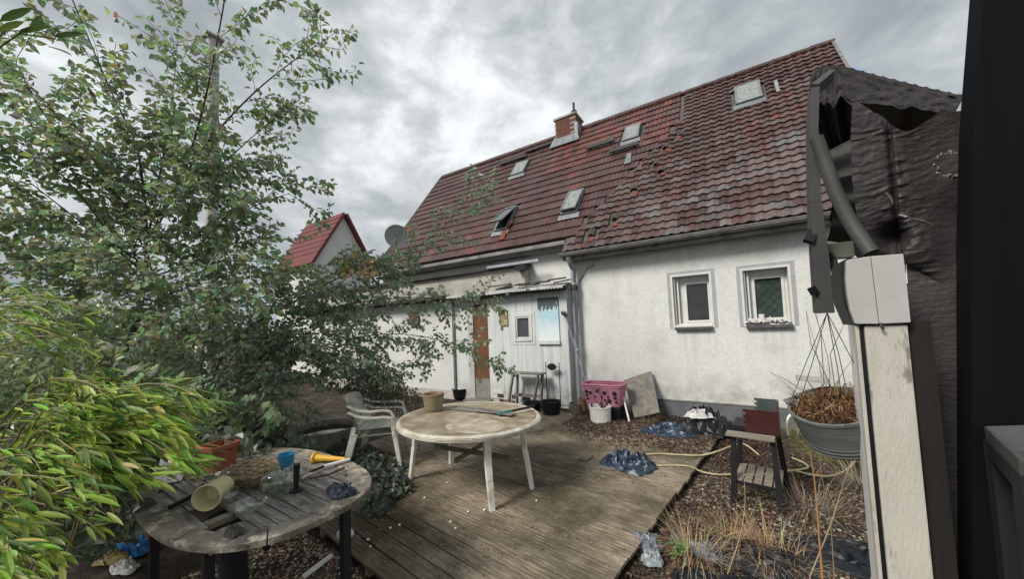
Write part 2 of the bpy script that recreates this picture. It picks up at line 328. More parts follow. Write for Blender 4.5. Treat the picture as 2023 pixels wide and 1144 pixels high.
def layer(M, col, stretch, scale, lo, hi, amt, z0=None, z1=None, xr=None):
    """one more stain layer on a material: noise mask, optionally only between heights z0 (full) and z1 (none)"""
    t = M.node_tree; b = t.nodes['Principled BSDF']; L = t.links.new; N = t.nodes.new
    prev = b.inputs['Base Color'].links[0].from_socket
    g = N('ShaderNodeNewGeometry'); mp = N('ShaderNodeMapping'); mp.inputs['Scale'].default_value = stretch; L(g.outputs['Position'], mp.inputs[0])
    n = N('ShaderNodeTexNoise'); n.inputs['Scale'].default_value = scale; n.inputs['Detail'].default_value = 8; n.inputs['Roughness'].default_value = .65; L(mp.outputs[0], n.inputs['Vector'])
    r = N('ShaderNodeMapRange'); L(n.outputs[0], r.inputs[0]); r.inputs[1].default_value = lo; r.inputs[2].default_value = hi; r.inputs[4].default_value = amt; f = r.outputs[0]
    sp_ = N('ShaderNodeSeparateXYZ'); L(g.outputs['Position'], sp_.inputs[0])
    def mul(a, v, a0, a1):
        q = N('ShaderNodeMapRange'); L(v, q.inputs[0]); q.inputs[1].default_value = a0; q.inputs[2].default_value = a1; q.inputs[3].default_value = 1; q.inputs[4].default_value = 0
        m_ = N('ShaderNodeMath'); m_.operation = 'MULTIPLY'; L(a, m_.inputs[0]); L(q.outputs[0], m_.inputs[1]); return m_.outputs[0]
    if z0 is not None: f = mul(f, sp_.outputs[2], z0, z1)
    if xr:
        f = mul(f, sp_.outputs[0], xr[1] - .02, xr[1] + .02); f = mul(f, sp_.outputs[0], xr[0] + .02, xr[0] - .02); f = mul(f, sp_.outputs[2], 1.5, 1.52)
    mx_ = N('ShaderNodeMixRGB'); L(f, mx_.inputs[0]); L(prev, mx_.inputs[1]); mx_.inputs[2].default_value = (*col, 1); L(mx_.outputs[0], b.inputs['Base Color'])
P_ = MT['plaster']
layer(P_, (.40, .40, .37), (6, 6, .6), 1.0, .52, .78, .32)
layer(P_, (.27, .25, .21), (1, 1, 1), 4.0, .35, .65, .75, .22, .85)
layer(P_, (.30, .28, .22), (1, 1, 1), 5.0, .4, .65, .6, 3.2, 2.6) 
for xr in ((-1.0, -.36), (.06, .74)): layer(P_, (.42, .41, .385), (16, 16, .5), 1.0, .42, .66, .5, 1.5, .7, xr)
layer(P_, (.30, .31, .28), (1, 1, 1), 22.0, .60, .68, .55)
layer(MT['panel'], (.40, .41, .37), (14, 14, .6), 1.0, .5, .7, .5)
layer(MT['panel'], (.25, .23, .19), (1, 1, 1), 6.0, .4, .65, .8, .1, .5)
layer(MT['tile'], (.04, .034, .027), (1.2, .5, .5), 1.6, .54, .7, .5)
layer(MT['tile'], (.12, .115, .10), (3, 1, 1), 9.0, .60, .68, .5)
layer(MT['deck'], (.06, .065, .03), (1, 1, 1), 1.1, .52, .66, .6)
layer(MT['deck'], (.40, .36, .30), (1, 1, 1), 30.0, .62, .70, .5)
layer(MT['postwhite'], (.30, .27, .22), (8, 8, .5), 1.0, .55, .72, .55)
layer(MT['cap'], (.3, .29, .26), (6, 6, .8), 1.5, .55, .75, .5)
layer(MT['plastw'], (.24, .22, .15), (2, 2, 6), 3.0, .52, .7, .6)
layer(MT['greywood'], (.05, .05, .045), (1, 1, 1), 14.0, .56, .64, .7)
layer(MT['rimwood'], (.06, .055, .05), (1, 1, 1), 11.0, .52, .62, .6)
# ================================================================= SETTING
gz = lambda x, y: 0.018 * noise.noise(V(x * 1.3, y * 1.3, 0)) + 0.012 * noise.noise(V(x * 5, y * 5, 3))
ux, uy = cos(RAD(-7.83)), sin(RAD(-7.83))          # deck axes
DU, DV = V(ux, uy, 0), V(-uy, ux, 0)
def duv(p): return p.x * ux + p.y * uy, -p.x * uy + p.y * ux
DU0, DU1, DV0, DV1 = -5.3, -1.13, 1.31, 5.83
b = MB()
xs = [-300, -80, -30, -16] + [-12 + 0.2 * i for i in range(81)] + [6, 12, 30, 80, 300]
ys = [-300, -80, -20, -6] + [-2 + 0.2 * i for i in range(56)] + [12, 20, 40, 100, 300]
for j, y in enumerate(ys):
    for i, x in enumerate(xs):
        near = -12 < x < 4 and -2 < y < 9
        b.v.append((x, y, -0.085 + (gz(x, y) if near else 0)))
n = len(xs)
for j in range(len(ys) - 1):
    for i in range(n - 1):
        b.f.append((j * n + i, j * n + i + 1, (j + 1) * n + i + 1, (j + 1) * n + i)); b.c.append((1, 1, 1))
tag(b.build('ground', MT['soil'], smooth=True), kind='structure')
# deck: bearers + one object per board
deck = tag(thing('deck', None, None), kind='structure')
b = MB()
for u in (-5.0, -4.2, -3.4, -2.6, -1.8, -1.25):
    p = DU * u
    b.bar(p + DV * DV0 + V(0, 0, -0.075), p + DV * DV1 + V(0, 0, -0.075), 0.06, 0.08, side=DU)
b.build('bearer', MT['greywood'], deck)
PITCH = 0.1507
k = 0
v = DV0
while v < DV1:
    w = 0.140; L = DU1 - DU0; nb = 5
    bm_ = MB(); sag = [rn(-.002, .002) for _ in range(7)]
    # a board with three shallow grooves along its top
    prof = [(0, -0.026), (0, -0.003), (0.004, 0)]
    for g in (0.036, 0.0715, 0.107): prof += [(g - 0.006, 0), (g - 0.003, -0.003), (g + 0.003, -0.003), (g + 0.006, 0)]
    prof += [(w - 0.004, 0), (w, -0.003), (w, -0.026)]
    off = rn(-.012, .012)
    for q in range(len(prof) - 1):
        a_, c_ = prof[q], prof[q + 1]
        for s_ in range(nb):
            u0, u1 = s_ / nb * L, (s_ + 1) / nb * L
            bm_.poly([(u0, a_[0], a_[1] + sag[s_]), (u1, a_[0], a_[1] + sag[s_ + 1]), (u1, c_[0], c_[1] + sag[s_ + 1]), (u0, c_[0], c_[1] + sag[s_])])
    for uu, r_ in ((0, 1), (L, -1)):
        s_ = 0 if uu == 0 else nb
        pts = [(uu, p[0], p[1] + sag[s_]) for p in prof]; bm_.poly(pts[::r_])
    o = bm_.build('deck_board', MT['deck'], deck, world=False)
    o.location = DU * (DU0 + off) + DV * (v + rn(-.001, .001)); o.rotation_euler = (0, 0, RAD(-7.83) + rn(-.0006, .0006))
    v += PITCH; k += 1
# ================================================================= HOUSE
house = thing('house', 'long white house with a steep red tiled roof and skylights across the yard', 'house', (-3, 7, 0))
YF = 6.95
def wall_open(mb, x0, x1, z0, z1, Y, dep, ops, backY=None):
    X = sorted({x0, x1, *[o[0] for o in ops], *[o[1] for o in ops]}); Z = sorted({z0, z1, *[o[2] for o in ops], *[o[3] for o in ops]})
    for i in range(len(X) - 1):
        for j in range(len(Z) - 1):
            cx, cz = (X[i] + X[i + 1]) / 2, (Z[j] + Z[j + 1]) / 2
            if any(o[0] < cx < o[1] and o[2] < cz < o[3] for o in ops): continue
            mb.poly([(X[i], Y, Z[j]), (X[i + 1], Y, Z[j]), (X[i + 1], Y, Z[j + 1]), (X[i], Y, Z[j + 1])])
    for a, c, d, e_ in ops:
        q = Y + dep
        mb.poly([(a, Y, d), (a, Y, e_), (a, q, e_), (a, q, d)]); mb.poly([(c, Y, d), (c, q, d), (c, q, e_), (c, Y, e_)])
        mb.poly([(a, Y, e_), (c, Y, e_), (c, q, e_), (a, q, e_)]); mb.poly([(a, Y, d), (a, q, d), (c, q, d), (c, Y, d)])
OP1 = (-0.965, -0.385, 1.53, 2.44); OP2 = (0.10, 0.69, 1.53, 2.43)
b = MB(); wall_open(b, -2.95, 2.15, -0.1, 3.22, YF, 0.26, [OP1, OP2])
b.poly([(-2.95, YF, -.1), (-2.95, YF, 3.22), (-2.95, 7.3, 3.22), (-2.95, 7.3, -.1)])
b.poly([(2.15, YF, -.1), (2.15, 14, -.1), (2.15, 14, 3.2), (2.15, 10.2, 7.3), (2.15, YF, 3.22)])
b.build('wall', MT['plaster'], house)
b = MB(); b.box(-9.35, -2.955, 7.2, 7.4, -0.1, 3.42); b.poly([(-9.35, 7.4, -.1), (-9.35, 7.4, 3.3), (-9.35, 10.2, 7.3), (-9.35, 14, 3.2), (-9.35, 14, -.1)])
b.build('wall', MT['whitewall'], house)
b = MB(); b.box(-1.75, 2.18, YF - 0.022, YF + 0.05, -0.1, 0.225); b.build('plinth', MT['plinth'], house)
b = MB(); b.box(-1.75, 2.18, YF - 0.034, YF - 0.0, 0.226, 0.243); b.build('drip_edge', MT['gutter'], house)
def window(op, gx0, gx1, gz0, gz1, pane):
    a, c, d, e_ = op
    w = MB(); q = YF + 0.17
    w.box(a, gx0, q, q + 0.07, d, e_); w.box(gx1, c, q, q + 0.07, d, e_); w.box(gx0, gx1, q, q + 0.07, gz1, e_); w.box(gx0, gx1, q, q + 0.07, d, gz0)
    f = w.build('window', MT['pvc'], house, bev=0.006)
    w = MB(); s_ = 0.035
    for x0, x1, z0, z1 in ((gx0 - s_, gx0 + .004, gz0 - s_, gz1 + s_), (gx1 - .004, gx1 + s_, gz0 - s_, gz1 + s_), (gx0, gx1, gz1 - .004, gz1 + s_), (gx0, gx1, gz0 - s_, gz0 + .004)): w.box(x0, x1, q - 0.018, q - 0.001, z0, z1)
    w.build('sash', MT['pvc'], f, bev=0.004)
    w = MB()
    for k_ in range(2):  w.box(a + 0.004 + .05 * k_, a + 0.03 + .05 * k_, YF + 0.04 + .05 * k_, YF + 0.07 + .05 * k_, d + .02, e_ - .005)
    w.build('blind_guide', MT['pvc'], f)
    w = MB(); w.box(gx0, gx1, q + 0.022, q + 0.03, gz0, gz1); w.build('pane', pane, f)
    # painted surround: grey band outside, white lip inside
    w = MB(); t_ = 0.052
    for x0, x1, z0, z1 in ((a - .035 - t_, a - .035, d - .02, e_ + .035 + t_), (c + .035, c + .035 + t_, d - .02, e_ + .035 + t_), (a - .035, c + .035, e_ + .035, e_ + .035 + t_)): w.box(x0, x1, YF - 0.005, YF + .01, z0, z1)
    w.build('surround', MT['greyband'], f)
    w = MB()
    for x0, x1, z0, z1 in ((a - .035, a, d - .02, e_ + .035), (c, c + .035, d - .02, e_ + .035), (a, c, e_, e_ + .035)): w.box(x0, x1, YF - 0.012, YF + .01, z0, z1)
    w.build('reveal_lip', MT['pvc'], f)
    w = MB(); w.hexa([V(a + .002, YF - .03, d + .002), V(c - .002, YF - .03, d + .002), V(c - .002, q - .02, d + .002), V(a + .002, q - .02, d + .002), V(a + .002, YF - .03, d + .02), V(c - .002, YF - .03, d + .02), V(c - .002, q - .02, d + .07), V(a + .002, q - .02, d + .07)])
    w.build('inner_sill', MT['pvc'], f)
    w = MB(); w.box(a - .0, c + .01, YF - .075, YF + .02, d - .045, d - .003); w.build('sill', MT['sill'], f, bev=0.004)
    return f
w1 = window(OP1, -0.765, -0.425, 1.64, 2.30, MT['darkglass'])
w2 = window(OP2, 0.255, 0.615, 1.64, 2.29, MT['greenglass'])
b = MB()
for k in range(-4, 5):      # lattice behind the right pane
    for sg in (1, -1):
        cx0 = 0.435 + k * 0.13
        p0, p1 = V(cx0 - sg * 0.30, YF + .189, 1.645), V(cx0 + sg * 0.30, YF + .189, 2.285)
        def clip(p, q, lo, hi):
            d = q - p; ts = sorted(((lo - p.x) / d.x, (hi - p.x) / d.x)); t0, t1 = max(0, ts[0]), min(1, ts[1])
            return (p + d * t0, p + d * t1) if t1 > t0 + .02 else None
        r = clip(p0, p1, 0.258, 0.612)
        if r: b.bar(r[0], r[1], 0.006, 0.004, side=(0, 1, 0))
b.build('lattice', MT['lattice'], w2)
# --- roof
PIT = RAD(52); E0 = V(-0.7017, 6.65, 3.131); SL = V(0, cos(PIT), sin(PIT)); NR = V(0, -sin(PIT), cos(PIT))
def rp(x, k, h=0): return V(x, E0.y, E0.z) + SL * k + NR * h
KR = 5.60
roof = thing('roof', None, None); roof.parent = house; roof.location = V(0, 0, 0) - house.location
def rbuild(mb, name, m, **k): return mb.build(name, m, roof, **k)
b = MB()
def slab(x0, x1, k0, k1, h0, h1): b.hexa([rp(x0, k0, h0), rp(x1, k0, h0), rp(x1, k1, h0), rp(x0, k1, h0), rp(x0, k0, h1), rp(x1, k0, h1), rp(x1, k1, h1), rp(x0, k1, h1)])
slab(-2.98, 2.12, 0.05, KR, -0.14, -0.012); slab(-9.5, -2.981, 0.52, KR, -0.14, -0.012)
rr = rp(0, KR, 0); b.hexa([V(-9.5, rr.y, rr.z - .14), V(2.12, rr.y, rr.z - .14), V(2.12, rr.y + 3.6, rr.z - 4.74), V(-9.5, rr.y + 3.6, rr.z - 4.74), V(-9.5, rr.y + .01, rr.z - .01), V(2.12, rr.y + .01, rr.z - .01), V(2.12, rr.y + 3.6, rr.z - 4.6), V(-9.5, rr.y + 3.6, rr.z - 4.6)])
rbuild(b, 'roof_deck', MT['sill'])
def pantile(mb, w, L, amp, kind):
    """one clay tile in local x (along eave), y (upslope), z (normal)"""
    nseg = 8; lift = 0.042 if kind == 'S' else 0.034
    def hgt(s):
        if kind == 'S': return amp * (0.5 - 0.5 * cos(2 * pi * (s - 0.12) / 0.76)) if 0.12 < s < 0.88 else 0.0
        return amp * (abs(sin(2 * pi * s)) ** 0.7)
    top = [V(w * i / nseg, 0, hgt(i / nseg) + lift) for i in range(nseg + 1)]
    up = [V(w * i / nseg, L, hgt(i / nseg) + 0.004) for i in range(nseg + 1)]
    lip = [p + V(0, 0.006, -0.026) for p in top]
    return lip, top, up, nseg
TILES = {}
def tile_geo(mb, M, kind):
    w, L, amp = (0.166, 0.242, 0.022) if kind == 'S' else (0.205, 0.345, 0.014)
    lip, top, up, n_ = pantile(mb, w, L, amp, kind)
    pts = [M @ p for p in lip + top + up]; q = n_ + 1
    mb.faces(pts, [(i, i + 1, q + i + 1, q + i) for i in range(n_)] + [(q + i, q + i + 1, 2 * q + i + 1, 2 * q + i) for i in range(n_)])
R3 = Matrix((V(1, 0, 0), SL, NR)).transposed().to_4x4()
def tcol(x, k, right):
    r = random.random(); g = noise.noise(V(x * .8, k * .8, 2)); 
    if right:
        base = V(1.1, 1.02, 1.0) * (0.88 + 0.3 * g + rn(-.2, .2))
        if r < .22 + .2 * (x > -.6) * (k < 4): base = V(1.4, 1.75, 1.85) * rn(.75, 1.1)     # greyed at random; more at lower right, where sky gloss is painted in
        if r > .985: base = V(1.6, 1.1, 1.0)
    else:
        base = V(0.93, 0.77, 0.77) * (0.93 + 0.3 * g + rn(-.14, .14))
        if k > 3.4 and -4.4 < x < -1.2 and r < .8: base = V(1.7, 1.0, 0.88) * rn(.6, 1.05)
        if r > .985: base = V(1.7, 0.9, 0.8)
    return tuple(base)
SKY = [(0.25, 0.73, 3.92, 4.76), (-2.19, -1.80, 3.85, 4.56), (-5.58, -5.12, 3.86, 4.54), (-3.26, -2.86, 1.22, 2.09), (-5.10, -4.70, 1.14, 2.08)]
def blocked(x, k, w, L): return any(a - .04 < x + w / 2 < c + .04 and d - .1 < k + L * .45 < e_ + .02 for a, c, d, e_ in SKY)
def xb(k): return -3.0 + 0.53 * k if k < 2.6 else (-1.62 + (k - 2.6) * 0.55 if k < 4 else -0.85)
tiles = []
row = 0; k = 0.0
while k < KR - 0.1:
    x = 1.93
    while x > -3.05:
        if x > xb(k) - 0.1 and not blocked(x, k, .18, .21): tiles.append((x, k, 'S'))
        x -= 0.161
    k += 0.196; row += 1
k = 0.47
while k < KR - 0.1:
    x = -9.5
    while x < 0:
        if x < xb(k) - 0.12 and not blocked(x, k, .2, .29): tiles.append((x, k, 'F'))
        x += 0.2
    k += 0.295
BROKEN = [(1345, 268), (1315, 292), (1297, 325), (1306, 338), (1253, 374), (1215, 432), (1168, 464)]
def pix_k(px, py):
    d = ray(px, py); c = NR.dot(E0); t = (c - NR.dot(CAM)) / NR.dot(d); p = CAM + d * t; return p.x, (p - V(p.x, E0.y, E0.z)).dot(SL)
bk = [pix_k(*p) for p in BROKEN]
tiles = [t for t in tiles if not any(abs(t[0] + .1 - x) < .1 and abs(t[1] + .12 - k_) < .12 for x, k_ in bk)]
tiles.sort(key=lambda t: (rp(t[0], t[1]) - CAM).length if t[2] == 'S' else 99)
variants = []
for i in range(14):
    mb = MB(); mb.cur = tuple(V(*tcol(0, 0, True)) if i < 8 else V(1.75, 2.5, 2.75) * rn(.6, 1.3))  # later variants are paler, carrying the roof's glossy highlight as colour
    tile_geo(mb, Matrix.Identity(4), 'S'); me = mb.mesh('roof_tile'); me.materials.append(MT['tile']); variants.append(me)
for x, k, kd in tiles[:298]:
    o = inst(random.choice(variants[:8] if noise.noise(V(x * 1.6, k * 1.1, 6)) + rn(-.35, .35) + .30 * (x - .1) + .12 * (2.2 - k) < .1 else variants[8:]), 'roof_tile', roof)  # paler variants crowd the lower right: sky gloss put into tile colour
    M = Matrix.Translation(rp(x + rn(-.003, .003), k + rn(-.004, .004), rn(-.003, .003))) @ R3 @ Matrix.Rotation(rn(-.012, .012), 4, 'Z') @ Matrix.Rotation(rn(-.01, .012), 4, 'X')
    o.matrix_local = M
mb = MB()
for x, k, kd in tiles[298:]:
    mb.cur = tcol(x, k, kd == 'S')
    M = Matrix.Translation(rp(x + rn(-.003, .003), k + rn(-.004, .004), rn(-.003, .003))) @ R3 @ Matrix.Rotation(rn(-.01, .01), 4, 'Z') @ Matrix.Rotation(rn(-.008, .012), 4, 'X')
    tile_geo(mb, M, kd)
rbuild(mb, 'roof_tiles_beyond', MT['tile'], kind='stuff')
# vent tiles with broken red edges
for x, k in bk:
    mb = MB(); M = Matrix.Translation(rp(x, k)) @ R3
    mb.grid(lambda a, c: M @ V((a - .5) * .16, (c - .3) * .22, .035 + .045 * sin(pi * a) * (1 - c)), 8, 4)
    o = rbuild(mb, 'vent_tile', MT['slate'], smooth=True)
    mb = MB()
    for q in range(1):
        xx, yy = rn(-.1, .1), rn(-.26, -.12); mb.hexa([M @ V(xx + a_ * rn(.03, .07), yy + c_ * rn(.03, .07), .03 + h_ * .022) for h_ in (0, 1) for a_, c_ in ((-1, -1), (1, -1), (1, 1), (-1, 1))])
    mb.build('tile_shard', MT['redtile'], roof)
# ridge tiles (half round, overlapping)
mb = MB(); mb.lathe([(0.125, 0), (0.115, 0.4)], 10, Matrix.Rotation(pi / 2, 4, 'Y') @ Matrix.Rotation(-pi / 2, 4, 'Z') if 0 else Matrix.Rotation(pi / 2, 4, 'Y'), a0=pi / 2 + .1, a1=3 * pi / 2 - .1)
mb.lathe([(0.125, 0), (0.1, 0.0)], 10, Matrix.Rotation(pi / 2, 4, 'Y'), a0=pi / 2 + .1, a1=3 * pi / 2 - .1)
rme = mb.mesh('ridge_tile', smooth=False); rme.materials.append(MT['ridge'])
x = 2.1 - .36
while x > -9.6:
    if not (-4.30 < x + .2 < -3.5):
        p = rp(x, KR, 0); o = inst(rme, 'ridge_tile', roof, p + V(0, .03, -.03), (0, rn(-.015, .015), 0))
    x -= 0.36
# verge boards
mb = MB()
for x in (2.10, -9.49): mb = MB(); mb.bar(rp(x, 0.1 if x > 0 else .5, -.03), rp(x, KR, -.03), .05, .16, side=(1, 0, 0)); rbuild(mb, 'verge_board', MT['gutter'])
# skylights
def skylight(a, c, d, e_, pane, lift=0.0, hgt=0.11):
    mb = MB(); t_ = .045
    for x0, x1, k0, k1 in ((a, a + t_, d, e_), (c - t_, c, d, e_), (a + t_, c - t_, d, d + t_), (a + t_, c - t_, e_ - t_, e_)):
        mb.hexa([rp(x0, k0, 0), rp(x1, k0, 0), rp(x1, k1, 0), rp(x0, k1, 0), rp(x0, k0, hgt), rp(x1, k0, hgt), rp(x1, k1, hgt), rp(x0, k1, hgt)])
    s_ = mb.build('skylight', MT['lead'], house)
    mb = MB(); mb.hexa([rp(a - .05, d - .14, .04), rp(c + .05, d - .14, .04), rp(c + .05, d, .06), rp(a - .05, d, .06), rp(a - .05, d - .14, .048), rp(c + .05, d - .14, .048), rp(c + .05, d, .07), rp(a - .05, d, .07)])
    mb.build('flashing', MT['lead'], s_)
    mb = MB(); lo_ = hgt - .015 + lift; mid = hgt - .015
    a2, c2, d2, e2 = a + t_, c - t_, d + t_, e_ - t_
    mb.hexa([rp(a2, d2, lo_), rp(c2, d2, lo_), rp(c2, e2, mid), rp(a2, e2, mid), rp(a2, d2, lo_ + .012), rp(c2, d2, lo_ + .012), rp(c2, e2, mid + .012), rp(a2, e2, mid + .012)])
    mb.build('pane', pane, s_)
    if lift:
        mb = MB(); mb.bar(rp(a2 - .03, d2, lo_ + .01), rp(c2 + .03, d2, lo_ + .01), .05, .035, side=NR)
        for xx in (a2 - .015, c2 + .015): mb.bar(rp(xx, d2, lo_ + .01), rp(xx, e2, mid + .012), .03, .03, side=(1, 0, 0))
        mb.build('sash', MT['lead'], s_)
    mb = MB(); mb.hexa([rp(a2, d2, 0), rp(c2, d2, 0), rp(c2, e2, 0), rp(a2, e2, 0), rp(a2, d2, .006), rp(c2, d2, .006), rp(c2, e2, .006), rp(a2, e2, .006)]); mb.build('shaft', MT['interior'], s_)
    return s_
skylight(*SKY[0], MT['blind']); skylight(*SKY[1], MT['blind']); skylight(*SKY[2], MT['blind'])
s4 = skylight(*SKY[3], MT['blind'], lift=0.07); s5 = skylight(*SKY[4], MT['darkglass'], lift=0.24)
mb = MB(); mb.bar(rp(-4.76, 1.12, .06), rp(-4.66, 1.42, .1), .13, .02, side=(1, 0, 0)); mb.bar(rp(-4.74, .78, .05), rp(-4.76, 1.15, .06), .14, .025, side=(1, 0, 0))
mb.build('red_cloth', MT['redtile'], s5)
mb = MB(); mb.hexa([rp(-2.02, 2.75, .03), rp(-1.86, 2.75, .03), rp(-1.9, 3.2, .03), rp(-2.0, 3.2, .03), rp(-2.02, 2.75, .07), rp(-1.86, 2.75, .07), rp(-1.9, 3.2, .07), rp(-2.0, 3.2, .07)])
mb.build('flashing', MT['lead'], house)
mb = MB(); mb.hexa([rp(.97, 4.0, .04), rp(1.03, 4.0, .04), rp(1.03, 4.55, .04), rp(.97, 4.55, .04), rp(.97, 4.0, .06), rp(1.03, 4.0, .06), rp(1.03, 4.55, .06), rp(.97, 4.55, .06)])
mb.build('flashing', MT['blind'], house)
# chimney-sweep step boards
for (pa, pb) in (((1040, 306), (1138, 272)), ((1160, 300), (1215, 283)), ((1206, 308), (1262, 290)), ((990, 330), (1042, 312))):
    A, Bk = pix_k(*pa), pix_k(*pb); mb = MB(); kk = (A[1] + Bk[1]) / 2
    for q in range(2): mb.bar(rp(A[0], kk + q * .07, .1), rp(Bk[0], kk + q * .07, .1), .03, .09, side=NR)
    for q in range(2): xx = A[0] + (Bk[0] - A[0]) * (.15 + .7 * q); mb.bar(rp(xx, kk - .05, .0), rp(xx, kk + .1, .12), .03, .03)
    mb.build('step_board', MT['slate'], house)
# chimney
ch = thing('chimney', None, None); ch.parent = roof
pc = rp(-4.0, KR - .12); z0 = pc.z - .25; z1 = onY(1120, 238, pc.y).z
b = MB(); b.box(-4.36, -3.70, pc.y - .28, pc.y + .28, z0, z1 - .06); b.build('stack', MT['mortar'], ch)
bme = MB().box(-.118, .118, -.03, .03, -.03, .03).mesh('brick'); bme.materials.append(MT['brick'])
rows = int((z1 - z0 - .06) / .072)
mb = MB()
for r in range(rows):
    zz = z0 + .036 + r * .072
    for i in range(3):
        xx = -4.245 + i * .22 + (.0 if r % 2 else .03)
        if xx < -3.79: mb.box(xx - .104, xx + .104, pc.y - .292, pc.y - .27, zz - .03, zz + .03)
    for i in range(2):
        for sx in (-4.372, -3.712):
            yy = pc.y - .14 + i * .26 + (.03 if r % 2 else 0); mb.box(sx - .002, sx + .024, yy - .118, yy + .118, zz - .03, zz + .03)
mb.build('brickwork', MT['brick'], ch)
b = MB(); b.box(-4.40, -3.66, pc.y - .33, pc.y + .33, z1 - .06, z1); b.build('cap', MT['dirty'], ch, bev=.01)
b = MB(); b.tube([V(-3.84, pc.y, z1), V(-3.84, pc.y, z1 + .22)], .085, 12); b.tube([V(-3.84, pc.y, z1 + .22), V(-3.84, pc.y, z1 + .48)], .035, 10); b.build('flue', MT['darkmetal'], ch)
b = MB(); b.tube([V(-4.22, pc.y, z1), V(-4.22, pc.y, z1 + .1)], .07, 12); b.tube([V(-4.22, pc.y, z1 + .1), V(-4.22, pc.y, z1 + .18)], .025, 8); b.build('flue', MT['lead'], ch)
b = MB(); b.hexa([rp(-4.52, KR - .75, .06), rp(-3.56, KR - .75, .06), rp(-3.62, KR - .34, .06), rp(-4.42, KR - .34, .06), rp(-4.52, KR - .75, .085), rp(-3.56, KR - .75, .085), rp(-3.62, KR - .34, .16), rp(-4.42, KR - .34, .16)])
b.box(-3.70, -3.60, pc.y - .4, pc.y + .1, pc.z - .35, pc.z + .12); b.build('flashing', MT['lead'], ch)
# gutter, fascia, downpipe
b = MB(); b.lathe([(.07, -2.98), (.07, 2.05)], 10, Matrix.Translation(V(0, 6.585, 3.09)) @ Matrix.Rotation(pi / 2, 4, 'Y'), a0=-pi / 2, a1=pi / 2)
b.lathe([(.062, -2.98), (.062, 2.05)], 10, Matrix.Translation(V(0, 6.585, 3.09)) @ Matrix.Rotation(pi / 2, 4, 'Y'), a0=-pi / 2, a1=pi / 2)
b.tube([V(-2.98, 6.515, 3.092), V(2.05, 6.515, 3.092)], .009, 6)
for xx in (-2.98, 2.05): b.lathe([(0, xx), (.07, xx)], 10, Matrix.Translation(V(0, 6.585, 3.09)) @ Matrix.Rotation(pi / 2, 4, 'Y'), a0=-pi / 2, a1=pi / 2)
b.build('gutter', MT['gutter'], house, smooth=True)
b = MB(); b.box(-2.96, 2.1, 6.66, 6.70, 2.96, 3.13); b.box(-2.96, 2.1, 6.70, 6.95, 2.97, 2.99); b.build('fascia', MT['gutter'], house)
b = MB(); b.box(-9.4, -2.99, 6.86, 6.96, 3.36, 3.44); b.build('gutter', MT['gutter'], house)
b = MB(); b.box(-9.4, -2.99, 6.97, 7.2, 3.28, 3.34); b.build('fascia', MT['gutter'], house)
px_, py_ = -2.80, 6.80
b = MB(); b.tube([V(px_, 6.6, 3.02), V(px_, 6.64, 2.9), V(px_, py_, 2.78), V(px_, py_, 0.0)], .052, 14)
for zz in (2.45, 1.1): b.lathe([(.056, zz), (.062, zz + .01), (.062, zz + .05), (.056, zz + .06)], 14, Matrix.Translation(V(px_, py_, 0)))
dp = b.build('downpipe', MT['zinc'], house, smooth=True)
b = MB(); b.lathe([(.07, 2.36), (.075, 2.38), (.075, 2.44), (.068, 2.46)], 14, Matrix.Translation(V(px_, py_, 0))); b.build('joint_collar', MT['slate'], dp, smooth=True)
b = MB(); b.tube([onY(1142, 560, 6.935), onY(1152, 545, 6.935), onY(1160, 530, 6.935), onY(1172, 526, 6.935), onY(1175, 512, 6.935), onY(1168, 508, 6.935)], .008, 6); b.build('cable', MT['gutter'], house)
# ================================================================= SHED AND ANNEXES
YS = 6.70
shed = thing('shed', 'low white lean-to shed with a brown door and corrugated roof edge', 'shed', (-4.2, 6.7, 0))
SW = (-4.22, -3.76, 1.33, 1.92)     # window
x = -4.95
b0 = MB(); b0.box(-4.95, -2.935, YS + .012, YS + .1, -.05, 2.40); 
# carcass behind the panels, split round the window
b0 = MB()
for x0, x1, z0, z1 in ((-4.95, SW[0], -.05, 2.4), (SW[1], -2.935, -.05, 2.4), (SW[0], SW[1], -.05, SW[2]), (SW[0], SW[1], SW[3], 2.4)): b0.box(x0, x1, YS + .012, YS + .08, z0, z1)
b0.box(-2.99, -2.935, YS + .08, 7.19, -.05, 2.5)
b0.build('wall', MT['panel'], shed)
nP = 10; pw = 2.015 / nP
for i in range(nP):
    xa, xc = -4.95 + i * pw + .0025, -4.95 + (i + 1) * pw - .0025
    zb = 0.02 + rn(-.01, .01)
    segs = [(xa, xc, zb, 2.38)]
    if xa < SW[1] and xc > SW[0]:
        segs = [(xa, xc, zb, SW[2] - .0), (xa, xc, SW[3], 2.38)]
        if xa < SW[0]: segs.append((xa, SW[0], SW[2], SW[3]))
        if xc > SW[1]: segs.append((SW[1], xc, SW[2], SW[3]))
    q = MB()
    for s_ in segs: q.box(s_[0], s_[1], YS - .003 + rn(-.002, .002), YS + .011, s_[2], s_[3])
    q.build('wall_panel', MT['panel'], shed)
wi = MB(); t_ = .05
for x0, x1, z0, z1 in ((SW[0], SW[0] + t_, SW[2], SW[3]), (SW[1] - t_, SW[1], SW[2], SW[3]), (SW[0] + t_, SW[1] - t_, SW[3] - t_, SW[3]), (SW[0] + t_, SW[1] - t_, SW[2], SW[2] + t_)): wi.box(x0, x1, YS - .03, YS + .05, z0, z1)
win = wi.build('window', MT['pvc'], shed, bev=.005)
b = MB()
for x0, x1, z0, z1 in ((SW[0] + t_, SW[0] + t_ + .035, SW[2] + t_, SW[3] - t_), (SW[1] - t_ - .035, SW[1] - t_, SW[2] + t_, SW[3] - t_), (SW[0] + t_ + .035, SW[1] - t_ - .035, SW[3] - t_ - .035, SW[3] - t_), (SW[0] + t_ + .035, SW[1] - t_ - .035, SW[2] + t_, SW[2] + t_ + .04)): b.box(x0, x1, YS - .018, YS + .04, z0, z1)
